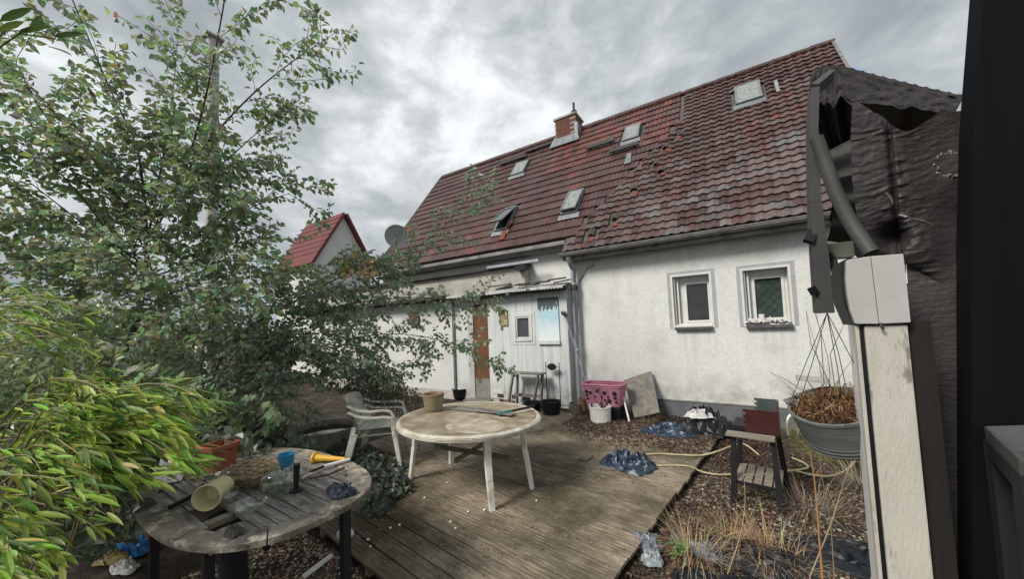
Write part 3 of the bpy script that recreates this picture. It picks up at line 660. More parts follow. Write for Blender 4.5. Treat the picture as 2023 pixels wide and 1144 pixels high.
b.build('sash', MT['pvc'], win, bev=.004)
b = MB(); b.box(SW[0] + t_, SW[1] - t_, YS + .012, YS + .02, SW[2] + t_, SW[3] - t_); b.build('pane', mat('brown_pane', (.085, .08, .092), (.06, .055, .065), 5, .15), win)
b = MB(); 
for x0, x1, z0, z1 in ((SW[0] - .06, SW[0], SW[2] - .07, SW[3] + .05), (SW[1], SW[1] + .06, SW[2] - .07, SW[3] + .05), (SW[0], SW[1], SW[3], SW[3] + .05), (SW[0], SW[1], SW[2] - .07, SW[2])): b.box(x0, x1, YS - .014, YS - .004, z0, z1)
b.build('surround', MT['panel'], win)
# door, slightly set back, with grey jamb
b = MB(); b.box(-5.40, -4.965, YS + .03, YS + .07, .0, 2.22); door = b.build('door', MT['door'], shed, bev=.004)
b = MB(); b.tube([V(-5.33, YS + .03, 1.05), V(-5.33, YS - .02, 1.05), V(-5.24, YS - .025, 1.05)], .01, 8); b.build('handle', MT['zinc'], door)
b = MB(); b.box(-5.40, -4.965, YS + .018, YS + .029, .0, .46); b.build('kick_plate', MT['gutter'], door)
b = MB(); b.box(-5.56, -5.40, YS - .005, YS + .1, -.05, 2.4); b.box(-5.40, -4.95, YS - .003, YS + .1, 2.22, 2.4); b.build('door_frame', mat('grey_jamb', (.46, .43, .42), (.36, .34, .33), 4, .8), shed)
b = MB(); b.box(-5.55, -4.9, YS - .28, YS + .1, -.1, -.005); b.build('door_step', MT['tubgrey'], shed, bev=.01)
b = MB(); b.box(-6.0, -5.562, YS, YS + .1, -.05, 2.4); b.build('wall', MT['panel'], shed)
b = MB(); b.tube([V(-5.985, YS - .03, 0), V(-5.985, YS - .03, 2.35)], .022, 8); b.build('drain_pipe', MT['gutter'], shed)
for xx in (-4.66, -4.28, -3.98):       # air vents at the foot of the wall
    b = MB(); b.box(xx - .08, xx + .08, YS - .012, YS - .004, .06, .14); b.build('air_vent', MT['slate'], shed)
# corrugated roof
def corrz(x): return .012 * sin(x * 2 * pi / .076)
b = MB(); nx = 300
def cr_(u, v): 
    xx = -6.2 + u * 3.32; yy = 6.42 + v * .80; return V(xx, yy, 2.43 + v * .17 + corrz(xx) + .01 * noise.noise(V(xx * 1.5, yy, 0)))
b.grid(cr_, nx, 2); b.grid(lambda u, v: cr_(1 - u, v) - V(0, 0, .008), nx, 2)
i0 = len(b.v)
b.grid(lambda u, v: cr_(u, 0) - V(0, .001, .03 * v), nx, 1)
b.build('roof', MT['corr'], shed)
b = MB(); b.box(-6.1, -2.92, 6.50, 6.69, 2.36, 2.405); b.build('rafter_board', MT['slate'], shed)
# slates lying on the shed roof
for i, (px, py, w, d) in enumerate(((1046, 560, .42, .22), (1030, 567, .3, .2), (1098, 566, .36, .2), (1112, 560, .3, .2), (1072, 571, .3, .16), (985, 575, .5, .2))):
    p = onY(px, py, 6.75); b = MB(); M = Matrix.Translation(V(p.x, 6.72 + .05 * (i % 3), 2.50 + .035 * (i % 3) + .06)) @ Matrix.Rotation(rn(-.3, .3), 4, 'Z') @ Matrix.Rotation(.2 + rn(-.06, .06), 4, 'X') @ Matrix.Rotation(rn(-.06, .06), 4, 'Y')
    b.box(-w / 2, w / 2, -d / 2, d / 2, -.014, .014, M)
    single(b, 'slate_slab', MT['slate'], 'dark broken slate slab lying loose on the corrugated shed roof', 'slab', 'slate slabs loose on the shed roof', bev=.004, loc=tuple(M.translation))
# things on the shed wall
def paint_mat():
    M = bpy.data.materials.new('painted_picture'); M.use_nodes = True; t = M.node_tree; N = t.nodes.new; L = t.links.new; b_ = t.nodes['Principled BSDF']
    g = N('ShaderNodeNewGeometry'); sp_ = N('ShaderNodeSeparateXYZ'); L(g.outputs['Position'], sp_.inputs[0])
    mp = N('ShaderNodeMapping'); mp.inputs['Scale'].default_value = (14, 1, 5); L(g.outputs['Position'], mp.inputs[0])
    n = N('ShaderNodeTexNoise'); n.inputs['Scale'].default_value = 1.6; n.inputs['Detail'].default_value = 5; L(mp.outputs[0], n.inputs['Vector'])
    ma = N('ShaderNodeMath'); ma.operation = 'MULTIPLY_ADD'; L(n.outputs[0], ma.inputs[0]); ma.inputs[1].default_value = .5; L(sp_.outputs[2], ma.inputs[2])
    mr = N('ShaderNodeMapRange'); L(ma.outputs[0], mr.inputs[0]); mr.inputs[1].default_value = 1.5; mr.inputs[2].default_value = 2.5
    r = N('ShaderNodeValToRGB'); L(mr.outputs[0], r.inputs[0]); e_ = r.color_ramp.elements
    e_[0].position = 0; e_[0].color = (.66, .71, .72, 1); e_[1].position = 1; e_[1].color = (.05, .07, .075, 1)
    for p, c in ((.3, (.6, .68, .72, 1)), (.45, (.5, .62, .69, 1)), (.62, (.34, .55, .63, 1)), (.74, (.45, .6, .65, 1)), (.78, (.07, .1, .11, 1))): k_ = e_.new(p); k_.color = c
    L(r.outputs[0], b_.inputs['Base Color']); b_.inputs['Roughness'].default_value = .7; return M
pb = thing('painted_board', 'blue and white painted board with a dark top on the shed wall', 'picture', (-3.37, YS, 1.3))
b = MB(); b.box(-3.60, -3.12, YS - .03, YS - .006, 1.34, 2.24); b.build('board', paint_mat(), pb)
b = MB(); b.box(-3.61, -3.11, YS - .055, YS - .006, 1.26, 1.338); b.build('ledge', MT['panel'], pb, bev=.006)
b = MB(); b.box(-4.585, -4.385, YS - .02, YS - .005, 1.68, 2.03)
pm = mat('small_picture', (.3, .22, .09), (.45, .38, .24), 14, .7, c3=(.12, .11, .07), s3=9)
sp2 = thing('small_picture', 'small upright brown picture hanging between the door and the shed window', 'picture', (-4.48, YS, 1.68))
b.build('picture_panel', pm, sp2)
b = MB(); 
for x0, x1, z0, z1 in ((-4.59, -4.578, 1.675, 2.035), (-4.392, -4.38, 1.675, 2.035), (-4.578, -4.392, 2.02, 2.035), (-4.578, -4.392, 1.675, 1.70)): b.box(x0, x1, YS - .026, YS - .005, z0, z1)
b.build('picture_frame', mat('picture_frame', (.2, .16, .08), (.1, .12, .09), 9, .7), sp2)
# annex to the left (white wall with a round fan window), grey flat-roofed store behind
annex = thing('annex', 'white outbuilding wall with a round sunburst window behind the leaves', 'outbuilding', (-8.5, 6.7, 0))
b = MB(); b.box(-12.5, -6.01, YS - .06, YS + .1, -.1, 2.36); b.build('wall', MT['whitewall'], annex)
b = MB(); b.box(-12.5, -6.01, YS - .068, YS - .062, -.1, .14); b.build('plinth', MT['dirty'], annex)
b = MB(); M = Matrix.Translation(V(-7.33, YS - .07, 1.95)) @ Matrix.Rotation(pi / 2, 4, 'X')
b.lathe([(0, .0), (.2, .0), (.2, .03), (0, .03)], 24, M); rw = b.build('round_window', mat('round_brown', (.09, .045, .03), None, 5, .6), annex)
b = MB()
for i in range(9): a = pi * 2 * i / 9; b.bar(M @ V(.04 * cos(a), .04 * sin(a), .035), M @ V(.18 * cos(a), .18 * sin(a), .035), .014, .012, w2=.04, side=(-sin(a), 0, cos(a)))
b.build('sunburst', MT['wood'], rw)
b = MB(); b.box(-13, -6.0, 6.3, 7.3, 2.40, 2.47); b.build('roof', MT['slate'], annex)
store = thing('store', 'stained grey flat roofed store rising behind the shed roof', 'outbuilding', (-6.5, 6.95, 0))
b = MB(); b.box(-14, -4.05, 6.96, 7.18, 2.3, 3.02); b.build('wall', MT['dirty'], store)
b = MB(); b.box(-14, -3.98, 6.84, 7.19, 3.03, 3.10); b.build('roof_edge', MT['slate'], store)
b = MB(); b.box(-5.0, -3.6, 6.80, 6.86, 3.06, 3.12); b.build('metal_strip', MT['zinc'], store)
b = MB(); b.box(-4.18, -3.92, 6.78, 6.95, 2.92, 3.04); b.build('gutter_end', MT['blackplastic'], store)
# satellite dish on its mast
dt = 8.8; dc = at(783, 466, dt); dish = thing('satellite_dish', 'grey satellite dish on a mast above the roof edge', 'satellite dish', (dc.x, dc.y, 3.1))
nrm = (CAM + V(.5, 0, -1.0) - dc).normalized(); q = nrm.to_track_quat('Z', 'Y').to_matrix().to_4x4(); M = Matrix.Translation(dc) @ q
b = MB(); R_ = 22 * dt / F; b.lathe([(0, 0)] + [(R_ * i / 6, .16 * R_ * (i / 6) ** 2) for i in range(1, 7)], 28, M); b.lathe([(R_, .16 * R_), (R_ * 1.02, .14 * R_), (R_ * .98, .12 * R_), (0, -.03)], 28, M); b.build('reflector', MT['dish'], dish, smooth=True)
b = MB(); b.tube([M @ V(0, -R_ * .9, .1), M @ V(0, -R_ * .5, R_ * .8)], .012, 6); b.tube([M @ V(0, -R_ * .5, R_ * .74), M @ V(0, -R_ * .5, R_ * .9)], .03, 8); b.build('feed_arm', MT['lead'], dish)
b = MB(); b.tube([dc - nrm * .08, dc - nrm * .08 - V(0, 0, 1.3)], .025, 8); b.build('mast', MT['zinc'], dish)
# neighbour's house
nb = thing('gabled_house', 'distant white gabled house with a bright red roof between tree and dish', 'house', (-18, 9.5, 0))
X0 = -15.0
def onX(px, py, X): d = ray(px, py); return CAM + d * (X / d.x)
A, Rr, Lf = onX(677, 425, X0), onX(722, 490, X0), onX(640, 482, X0)
hw = (A.y - Lf.y); Lb, Rb = V(X0, A.y - hw * 1.5, A.z - (A.z - Lf.z) * 1.5), V(X0, A.y + hw * 1.5, A.z - (A.z - Lf.z) * 1.5)
b = MB(); e_ = V(-3.2, 0, 0)
b.faces([A, Lb, V(X0, Lb.y, 0), V(X0, Rb.y, 0), Rb] + [p + e_ for p in (A, Lb, V(X0, Lb.y, 0), V(X0, Rb.y, 0), Rb)], [(0, 1, 2, 3, 4), (9, 8, 7, 6, 5), (1, 6, 7, 2), (4, 3, 8, 9)])
b.build('wall', MT['whitewall'], nb)
nr = thing('roof', None, None); nr.parent = nb; nr.location = V(0, 0, 0) - nb.location
for P in (Lb, Rb):
    d_ = (P - A); dn = d_.normalized(); up_ = V(0, -dn.z, dn.y) * (1 if P is Rb else -1)
    up_ = up_ if up_.z > 0 else -up_
    b = MB(); o1, o2 = A + V(.25, 0, 0), P + V(.25, 0, 0) + dn * .3; h = up_ * .12
    b.hexa([o1, o2, o2 + e_, o1 + e_, o1 + h, o2 + h, o2 + e_ + h, o1 + e_ + h]); b.build('roof_slope', MT['redroof'], nr)
    b = MB()
    for r in range(int(d_.length / .33)):
        c_ = A + dn * (.3 + r * .33) + up_ * .12; b.bar(c_ + V(.24, 0, 0), c_ + V(-3.2, 0, 0), .05, .04, side=dn)
    b.build('tile_courses', MT['redroof'], nr)
# pole behind the tree
pt = 9.0; p0, p1 = at(420, 60, pt), at(418, 456, pt); gx = p1.x + (p1.x - p0.x) * .0
pole = thing('utility_pole', 'tall pale grey pole standing behind the leafy tree', 'pole', (p1.x, p1.y, 0))
b = MB(); b.lathe([(.0, 0), (.16, 0), (.135, p0.z), (.0, p0.z)], 16, Matrix.Translation(V(p1.x, p1.y, 0))); b.build('shaft', MT['concrete'], pole, smooth=False)
b = MB(); b.box(p1.x - .2, p1.x + .2, p1.y - .2, p1.y + .2, p0.z + .001, p0.z + .06); b.build('cap', MT['concrete'], pole, bev=.02)
# long low wall closing the yard on the left
b = MB(); b.box(-14.0, -13.8, -6, 6.6, -.1, 1.7); b.box(-14.05, -13.75, -6, 6.6, 1.701, 1.76)
single(b, 'garden_wall', MT['dirty'], 'grey rendered boundary wall behind the hedge on the left', 'wall')
# ================================================================= FOREGROUND SHED SIDE (right)
# awning cassette seen end-on above a white post
aw = thing('awning', 'folded awning cassette with a pale grey end cap on top of the white post', 'awning', (.36, 1.5, 0))
T = 1.0
Yc = at(1735, 570, T).y
def onC(px, py, dy=0): return onY(px, py, Yc + dy)
out = [(1720, 505), (1785, 500), (1792, 560), (1800, 638), (1737, 641)]
left = [(1720, 505), (1737, 641), (1690, 641), (1680, 615), (1674, 585), (1671, 550), (1672, 515), (1676, 512)]
for o_, nm in ((left, 'end_cap'), (out, 'end_cap')):
    b = MB(); c_ = sum((onC(*p) for p in o_), V(0, 0, 0)) / len(o_)
    pts = [c_ + (onC(*p) - c_) * .985 for p in o_]
    b.prism([p for p in pts][::-1], (0, .02, 0)); b.build(nm, MT['cap'], aw, bev=.002)
b = MB(); c_ = onC(1725, 573); shell = [(1676, 507), (1785, 497), (1801, 641), (1688, 645), (1668, 600), (1662, 560), (1662, 520)]
b.prism([c_ + (onC(*p) - c_) * .975 + V(0, .021, 0) for p in shell][::-1], (0, .12, 0)); b.build('cassette', MT['darkmetal'], aw)
b = MB(); p = onC(1740, 641); b.tube([p + V(0, .0, .004), p + V(0, -.004, -.006), p + V(.004, -.006, -.014)], .003, 6); b.build('hook', MT['darkmetal'], aw)
b = MB(); b.tube([at(1612, 272, 1.24), at(1628, 315, 1.23), at(1650, 378, 1.21), at(1672, 425, 1.19), at(1692, 458, 1.17), at(1722, 500, 1.13)], .021, 10); b.build('folding_arm', MT['armgrey'], aw, smooth=True)
b = MB(); pl = [at(1642, 150, 1.31), at(1607, 178, 1.30), at(1604, 260, 1.30), at(1608, 400, 1.30), at(1619, 520, 1.30), at(1627, 618, 1.30)]
ws = [.02, .024, .026, .032, .046, .05]
sd_ = V(.97, .1, 0).normalized()
for i in range(5): b.bar(pl[i], pl[i + 1], ws[i], .045, side=sd_, w2=ws[i + 1], h2=.045)
b.build('front_bar', MT['greyboard'], aw)
for (pa, pb) in (((1608, 455), (1596, 478)), ((1616, 571), (1603, 576)), ):
    b = MB(); b.bar(at(*pa, 1.3), at(*pb, 1.29), .018, .03, side=(0, 1, 0)); b.build('bracket', MT['darkmetal'], aw)
b = MB()
for i in range(3): b.tube([at(1637 + 3 * i, 500 + 22 * i, 1.3), at(1650 - i, 512 + 25 * i, 1.29), at(1652 + 4 * i, 535 + 24 * i, 1.27)], [.008, .006, .009], 6)
b.tube([at(1640, 500, 1.31), at(1652, 560, 1.3), at(1640, 590, 1.3), at(1644, 618, 1.3)], .008, 6)
b.build('arm_joint', MT['darkmetal'], aw, smooth=True)
b = MB(); b.box(0, 0.075, 0, .05, 0, .06, Matrix.Translation(at(1637, 512, 1.36))); single(b, 'junction_box', MT['sage'], 'small sage green box wedged above the awning joint', 'box', bev=.004)
b = MB(); p0, p1, p2, p3 = at(1632, 300, 1.45), at(1690, 270, 1.5), at(1702, 480, 1.5), at(1640, 470, 1.45)
def hood(u, v):
    a = p0.lerp(p1, u); c = p3.lerp(p2, u); return a.lerp(c, v) + V(0, -.10 * sin(pi * v) ** .7, 0) + V(.0, .02 * sin(v * 26), 0)
b.grid(hood, 10, 24); b.grid(lambda u, v: hood(1 - u, v) + V(0, .05, 0), 10, 24)
single(b, 'rolled_canvas', mat('canvas', (.075, .08, .072), (.05, .053, .05), 6, .85), 'bunched grey awning canvas hanging beside the folding arm', 'canvas', smooth=True)
# white post and door frame strips
pA, pB = onC(1692, 645), onC(1797, 645)
post = thing('post', 'weathered white wooden post below the awning end cap', 'post', (pA.x, Yc, 0))
gap = .012
b = MB(); b.box(pA.x + .019, pB.x, Yc + .012, Yc + .04, -.1, pA.z); b.build('post_face', MT['postwhite'], post, bev=.004)
b = MB(); b.box(pA.x + .009, pA.x + .0188, Yc + .02, Yc + .04, -.1, pA.z); b.build('seal', MT['blackplastic'], post)
b = MB(); b.box(pA.x + .0, pA.x + .0086, Yc + .016, Yc + .04, -.1, pA.z); b.build('edge_strip', MT['postwhite'], post, bev=.002)
b = MB(); b.box(pB.x + .001, pB.x + .05, Yc + .03, Yc + .05, -.1, pA.z + .01); b.build('side_board', mat('dark_brown_board', (.014, .011, .0095), (.008, .007, .006), 5, .85, .3, 20, stretch=(6, 6, .6)), post)
fr = thing('door_frame', 'narrow white door frame strips seen edge-on left of the post', 'door frame', (.32, 1.8, 0))
q0 = onY(1686, 640, 1.62); b = MB(); b.box(q0.x, q0.x + .012, 1.60, 1.66, -.1, q0.z + .09); b.build('frame_strip', MT['pvc'], fr)
q1 = onY(1692, 640, 1.56); b = MB(); b.box(q1.x + .004, q1.x + .016, 1.54, 1.59, -.1, q1.z); b.build('seal', MT['blackplastic'], fr)
q2 = onY(1684, 640, 1.75); b = MB(); b.box(q2.x - .003, q2.x + .011, 1.70, 1.80, -.1, q2.z + .12); b.build('frame_strip', MT['pvc'], fr)
b = MB(); b.box(q2.x + .012, q2.x + .03, 1.64, 1.83, -.1, q2.z + .12); b.build('door_edge', MT['blackplastic'], fr)
# dark barn: board wall, covered with foil; roof overhang
barn = thing('barn', 'dark timber barn side filling the right edge of the yard', 'barn', (.8, 1.7, 0))
yb = Yc + .17
def mkpan(pts, thick, name, m): b_ = MB(); b_.prism(pts[::-1], (0, thick, 0)); return b_.build(name, m, barn)
mkpan([onY(1690, 560, yb + .06), onY(1945, 560, yb + .06), onY(1945, 1300, yb + .06), onY(1800, 1300, yb + .06)][::1], .05, 'wall_board', MT['foil'])
xe, ye = .58, 1.25
b = MB(); L_ = [(1948, -60), (1924, 240), (1918, 480), (1922, 1300)]
for x0, x1 in ((0, 150), (151, 330)):
    b = MB(); P = [at(x_ + x0, y_, .98) for x_, y_ in L_] + [at(x_ + x1, y_, .98) for x_, y_ in L_[::-1]]
    b.prism(P, (0, .08, 0)); b.build('door_plank', MT['barn'], barn, bev=.002)
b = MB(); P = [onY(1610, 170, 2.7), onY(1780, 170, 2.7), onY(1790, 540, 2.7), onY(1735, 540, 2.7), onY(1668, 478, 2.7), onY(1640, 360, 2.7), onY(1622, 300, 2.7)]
b.prism(P[::-1], (0, .05, 0)); b.build('hollow_shade', MT['interior'], barn)  # near-black sheets stand in for the shade in the hollow under the overhang
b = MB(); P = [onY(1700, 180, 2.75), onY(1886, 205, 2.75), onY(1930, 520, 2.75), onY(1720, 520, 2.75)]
b.prism(P[::-1], (0, .05, 0)); b.build('hollow_shade', MT['interior'], barn)
# overhang of bitumen felt, ragged lower hem
UPx = [(1600, 150), (1625, 128), (1662, 129), (1740, 150), (1820, 170), (1906, 189)]
LOx = [(1597, 215), (1625, 208), (1662, 200), (1740, 205), (1830, 218), (1884, 227)]
def pl1(L, u):
    s = u * (len(L) - 1); i = min(int(s), len(L) - 2); f = s - i; return L[i][0] + (L[i + 1][0] - L[i][0]) * f, L[i][1] + (L[i + 1][1] - L[i][1]) * f
def hem(u, v):
    a, c = pl1(UPx, u), pl1(LOx, u); rag = 1 + .28 * noise.noise(V(u * 14, 0, 5)) * (v > .8)
    px, py = a[0] + (c[0] - a[0]) * v, a[1] + (c[1] - a[1]) * v * rag
    t = 1.45 + .1 * u - .05 * v + .012 * noise.noise(V(u * 18, v * 5, 1)) + .006 * noise.noise(V(u * 50, v * 14, 2))
    if v < .01: py += 2.2 * sin(u * 120)
    return at(px, py, t)
b = MB(); b.grid(hem, 90, 16)
b.grid(lambda u, v: hem(u, 0) + V(.25 * v, 1.1 * v, .10 * v + .004 * sin(u * 120)), 90, 3)
b.grid(lambda u, v: hem(1 - u, .9) + V(.25 * v, 1.1 * v, .10 * v), 40, 3)
b.build('felt_overhang', MT['tarfelt'], barn, smooth=True)
# wrinkled foil stapled over the boards
Lx = [(1684, 205), (1680, 280), (1684, 360), (1694, 440), (1712, 497), (1790, 520), (1800, 640), (1812, 860), (1850, 1180)]
Rx = [(1930, 220), (1930, 250), (1928, 300), (1926, 380), (1924, 480), (1924, 600), (1924, 760), (1926, 960), (1926, 1180)]
fn_ = lambda p, s, o: noise.noise(V(p[0] * s, p[1] * s * 2.4, o))
def foilp(u, v):
    a, c = pl1(Lx, v), pl1(Rx, v); px = a[0] + (c[0] - a[0]) * u; py = a[1] + (c[1] - a[1]) * u
    if v < .14: py += (48 * math.exp(-((u - .42) / .2) ** 2) + 8 * noise.noise(V(u * 9, 1, 7))) * (1 - v / .14)
    w_ = max(.15, 1 - max(0, v - .42) * 2.4); ml = max(.3, 1 - max(0, u - .42) * 2.0)
    seam = math.exp(-((px - (1756 + .09 * (py - 260))) / 5) ** 2) * (py < 520)
    hol = math.exp(-((px - 1765) / 26) ** 2 - ((py - 470) / 26) ** 2)
    wy = py + .22 * (px - 1760) + 9 * noise.noise(V(px * .012, py * .012, 4))
    ridge = (1 - abs(noise.noise(V(px * .006, wy * .045, 3))) * 2) ** 4
    d = .008 * noise.noise(V(px * .006, py * .012, 1)) + ml * (.0032 * ridge * (.4 + noise.noise(V(px * .015, py * .015, 12))) + .0022 * noise.noise(V(px * .03, wy * .11, 9)) + .0012 * noise.noise(V(px * .09, wy * .22, 5))) - .012 * seam - .04 * hol
    p = at(px, py, 1.22 - .10 * u - d * 1.5 * w_)
    return p
b = MB(); b.grid(foilp, 80, 260); b.build('foil_sheet', MT['foil'], barn, smooth=True)
b = MB()
for i in range(46):      # frayed ring in the foil
    a = rn(0, 2 * pi); w_ = 1 if sin(a) > -.1 else .45
    if random.random() > w_ + .2: continue
    px, py = 1876 + 25 * cos(a) + rn(-4, 4), 324 + 24 * sin(a) + rn(-3, 3); L_ = rn(5, 12); a2 = a + pi / 2 + rn(-.6, .6)
    b.tube([at(px, py, 1.085), at(px + L_ * cos(a2) * .5, py + L_ * sin(a2) * .5, 1.080), at(px + L_ * cos(a2), py + L_ * sin(a2), 1.086)], [.0012, .003, .001], 5)
b.build('frayed_ring', mat('pale_fray', (.22, .21, .2), (.1, .1, .1), 60, .6), barn, smooth=True)
b = MB()
for pts in (((1775, 424), (1790, 428), (1803, 432)), ((1803, 432), (1822, 437), (1842, 444)), ((1750, 380), (1760, 392), (1764, 402))):
    b.tube([at(x_, y_, 1.115 if x_ < 1790 else 1.1) for x_, y_ in pts], [.002, .004, .0015], 5)
b.build('foil_tear', mat('pale_tear', (.2, .2, .2), (.12, .12, .12), 40, .5), barn)
bench = thing('workbench', 'dark workbench with a light grey top in the right corner', 'workbench', (.6, 1.0, 0))
A, B_, C_, D_ = at(1944, 842, .93), at(2140, 836, .93), at(2140, 1000, .72), at(2012, 906, .72)
b = MB(); th = V(0, 0, -.035); b.hexa([A + th, D_ + th, C_ + th, B_ + th, A, D_, C_, B_]); b.build('bench_top', MT['bench'], bench, bev=.004)
b = MB(); b.bar(A + V(.012, -.01, -.036), A + V(.012, -.01, -.9), .03, .03); b.build('leg', MT['benchleg'], bench)
b = MB(); b.bar(D_ + V(.012, .01, -.036), D_ + V(.012, .01, -.9), .03, .03); b.build('leg', MT['benchleg'], bench)
b = MB(); b.bar(A + V(.008, -.005, -.055), D_ + V(.008, .0, -.055), .02, .04); b.build('apron', MT['benchleg'], bench)
# hanging pot
pt_ = 1.40; pc_ = at(1643, 800, pt_)
hp = thing('hanging_pot', 'ribbed grey hanging pot tipped forward with dead brown plants', 'plant pot', tuple(pc_))
tow = (CAM - pc_); tow.z = 0; tow.normalize(); ax = V(0, 0, 1).cross(tow)
MP = Matrix.Translation(pc_) @ Matrix.Rotation(RAD(21), 4, ax) @ Matrix.Rotation(RAD(9), 4, tow)
prof = [(0, -.175), (.105, -.175), (.114, -.165)]
for i in range(9): z_ = -.16 + i * .0175; prof += [(.117 + .02 * (i / 8) ** .8 + .0015, z_), (.117 + .02 * (i / 8) ** .8 - .0012, z_ + .008)]
prof += [(.142, -.012), (.143, 0), (.132, .0), (.129, -.03), (.10, -.055), (0, -.055)]
b = MB(); b.lathe(prof, 40, MP); b.build('pot_body', MT['potgrey'], hp, smooth=True)
b = MB(); b.lathe([(.0, -.02), (.06, -.012), (.118, -.022), (.129, -.04)], 24, MP); b.build('soil', MT['soil'], hp)
b = MB()
for i in range(700):
    a, r = rn(0, 2 * pi), .125 * math.sqrt(random.random()); c = random.choice([(.20, .075, .03), (.13, .06, .03), (.3, .17, .08), (.09, .05, .03), (.34, .24, .12)]); b.cur = c
    p = V(r * cos(a), r * sin(a), -.02); q = p + V(rn(-.03, .03), rn(-.03, .03), rn(.005, .05)); e_ = q + V(rn(-.025, .025), rn(-.025, .025), rn(-.02, .02)); s_ = V(rn(-1, 1), rn(-1, 1), 0).normalized() * rn(.001, .0028)
    b.faces([MP @ (p - s_), MP @ (p + s_), MP @ (q + s_), MP @ (q - s_), MP @ e_], [(0, 1, 2, 3), (3, 2, 4)])
b.build('dead_plants', MT['brownplant'], hp, kind='stuff')
b = MB()
hang = at(1634, 618, 1.30)
rimp = [MP @ V(.138 * cos(a), .138 * sin(a), .0) for a in (RAD(150), RAD(205), RAD(60), RAD(330), RAD(275))]
for p in rimp: b.tube([p, p.lerp(hang, .5) + V(rn(-.004, .004), 0, -.004), hang], .0013, 5)
b.build('wire', MT['darkmetal'], hp)
b = MB(); c_ = MP @ V(-.125, .035, .0)
for i in range(5): b.tube([c_ + V(rn(-.03, .01), rn(-.03, .03), rn(-.02, .015)), c_ + V(rn(-.02, .03), rn(-.03, .03), rn(.0, .03)), c_ + V(rn(.0, .04), rn(-.03, .03), rn(-.02, .01))], .006, 6)
b.build('knotted_rag', MT['greybag'], hp, smooth=True)
b = MB(); 
for dx in (-.004, .004): b.box(-.075, .03, -.02 + dx, .02 + dx, 0 + dx, .012 + dx, Matrix.Translation(at(1618, 754, 1.5)) @ Matrix.Rotation(.1, 4, 'Y'))
b.build('rim_clip', MT['cap'], hp)
b = MB()
for px0, py0, px1, py1, px2, py2 in ((1592, 612, 1602, 680, 1640, 760), (1608, 606, 1622, 660, 1628, 760), (1520, 735, 1555, 752, 1590, 775), (1640, 840, 1632, 870, 1626, 890), (1668, 640, 1640, 700, 1650, 770)):
    b.cur = (.2, .16, .11); b.tube([at(px2, py2, 1.38), at(px1, py1, 1.40), at(px0, py0, 1.42)], [.0018, .0014, .0008], 5)
b.build('dead_stem', MT['brownplant'], hp, kind='stuff')
# ================================================================= YARD THINGS
def crumple(cen, sx, sy, h, seed, mt, name, label, cat, rz=0, nu=56, group=None, ridge=1.0):
    b = MB(); R = Matrix.Rotation(rz, 3, 'Z'); cen = V(*cen)
    def fn(u, v):
        a, r = 2 * pi * u, v; rad = 1 + .35 * noise.noise(V(cos(a) * 1.6 + seed, sin(a) * 1.6, seed)) + .12 * noise.noise(V(cos(a) * 6 + seed, sin(a) * 6, 1))
        x, y = cos(a) * r * rad, sin(a) * r * rad
        q = V(x * 2.2 + seed * 3, y * 2.2, seed); n_ = 1 - abs(noise.noise(q)) * 2.0; n2 = 1 - abs(noise.noise(q * 2.3)) * 2.2
        n3 = 1 - abs(noise.noise(q * 5.1 + V(3, 1, 0))) * 2.4; n4 = noise.noise(q * .8 + V(9, 9, 0))
        z = h * max(0, 1 - r ** 3) * (.34 + .40 * n4 + .55 * n_ * n_ + .26 * n2 * ridge + .06 * n3) + .008 + .012 * max(0, n2) * (r < .98)
        dx, dy = noise.noise(q * 2.4 + V(5, 0, 0)), noise.noise(q * 2.4 + V(0, 7, 0))
        return cen + R @ V(x * sx + .16 * sx * dx, y * sy + .16 * sy * dy, 0) + V(0, 0, max(.004 + .002 * n3, z))
    b.grid(fn, nu, max(10, nu // 2))
    o = single(b, name, mt, label, cat, group, smooth=True, loc=tuple(cen)); return o
def ring(n, r, z=0): return [(r * cos(2 * pi * i / n), r * sin(2 * pi * i / n), z) for i in range(n)]
# --- white round garden table
tc_ = V(-2.58, 3.08, 0); wt = thing('garden_table', 'stained white round plastic garden table in the middle of the deck', 'table', tuple(tc_), RAD(5))
RX, RY, ZT = .80, .74, .71
b = MB(); prof = [(0, .0), (.94, .0), (.965, .004), (.985, -.004), (1.0, -.014), (.994, -.02), (1.0, -.028), (.99, -.034), (.996, -.044), (.975, -.05), (.93, -.034), (0, -.03)]
b.lathe([(r, z) for r, z in prof], 64, Matrix.Translation(V(0, 0, ZT)) @ Matrix.Diagonal((RX, RY, 1, 1))); top = b.build('tabletop', MT['tabletop'], wt, smooth=True, world=False)
b = MB(); b.lathe([(.93, -.0345), (.965, -.0495), (.99, -.0535), (1.0, -.048), (.992, -.042), (1.003, -.036), (.994, -.03), (1.005, -.024), (.996, -.018), (1.003, -.012), (.985, -.002), (.972, .0045), (.955, .0045), (.945, .001)], 64, Matrix.Translation(V(0, 0, ZT)) @ Matrix.Diagonal((RX, RY, 1, 1)))
b.build('rim', MT['rimplast'], top, smooth=True, world=False)
b = MB(); b.lathe([(.2, .0012), (.215, .0022), (.235, .0022), (.245, .0012)], 40, Matrix.Translation(V(.28, -.30, ZT)) @ Matrix.Diagonal((1.3, 1, 1, 1))); b.lathe([(0, .0008), (.2, .0012)], 40, Matrix.Translation(V(.28, -.30, ZT)) @ Matrix.Diagonal((1.3, 1, 1, 1)))
b.build('plate_stain', mat('pale_stain', (.46, .42, .33), (.25, .205, .14), 7, .6), top, world=False)
Ri = Matrix.Rotation(RAD(-5), 3, 'Z')
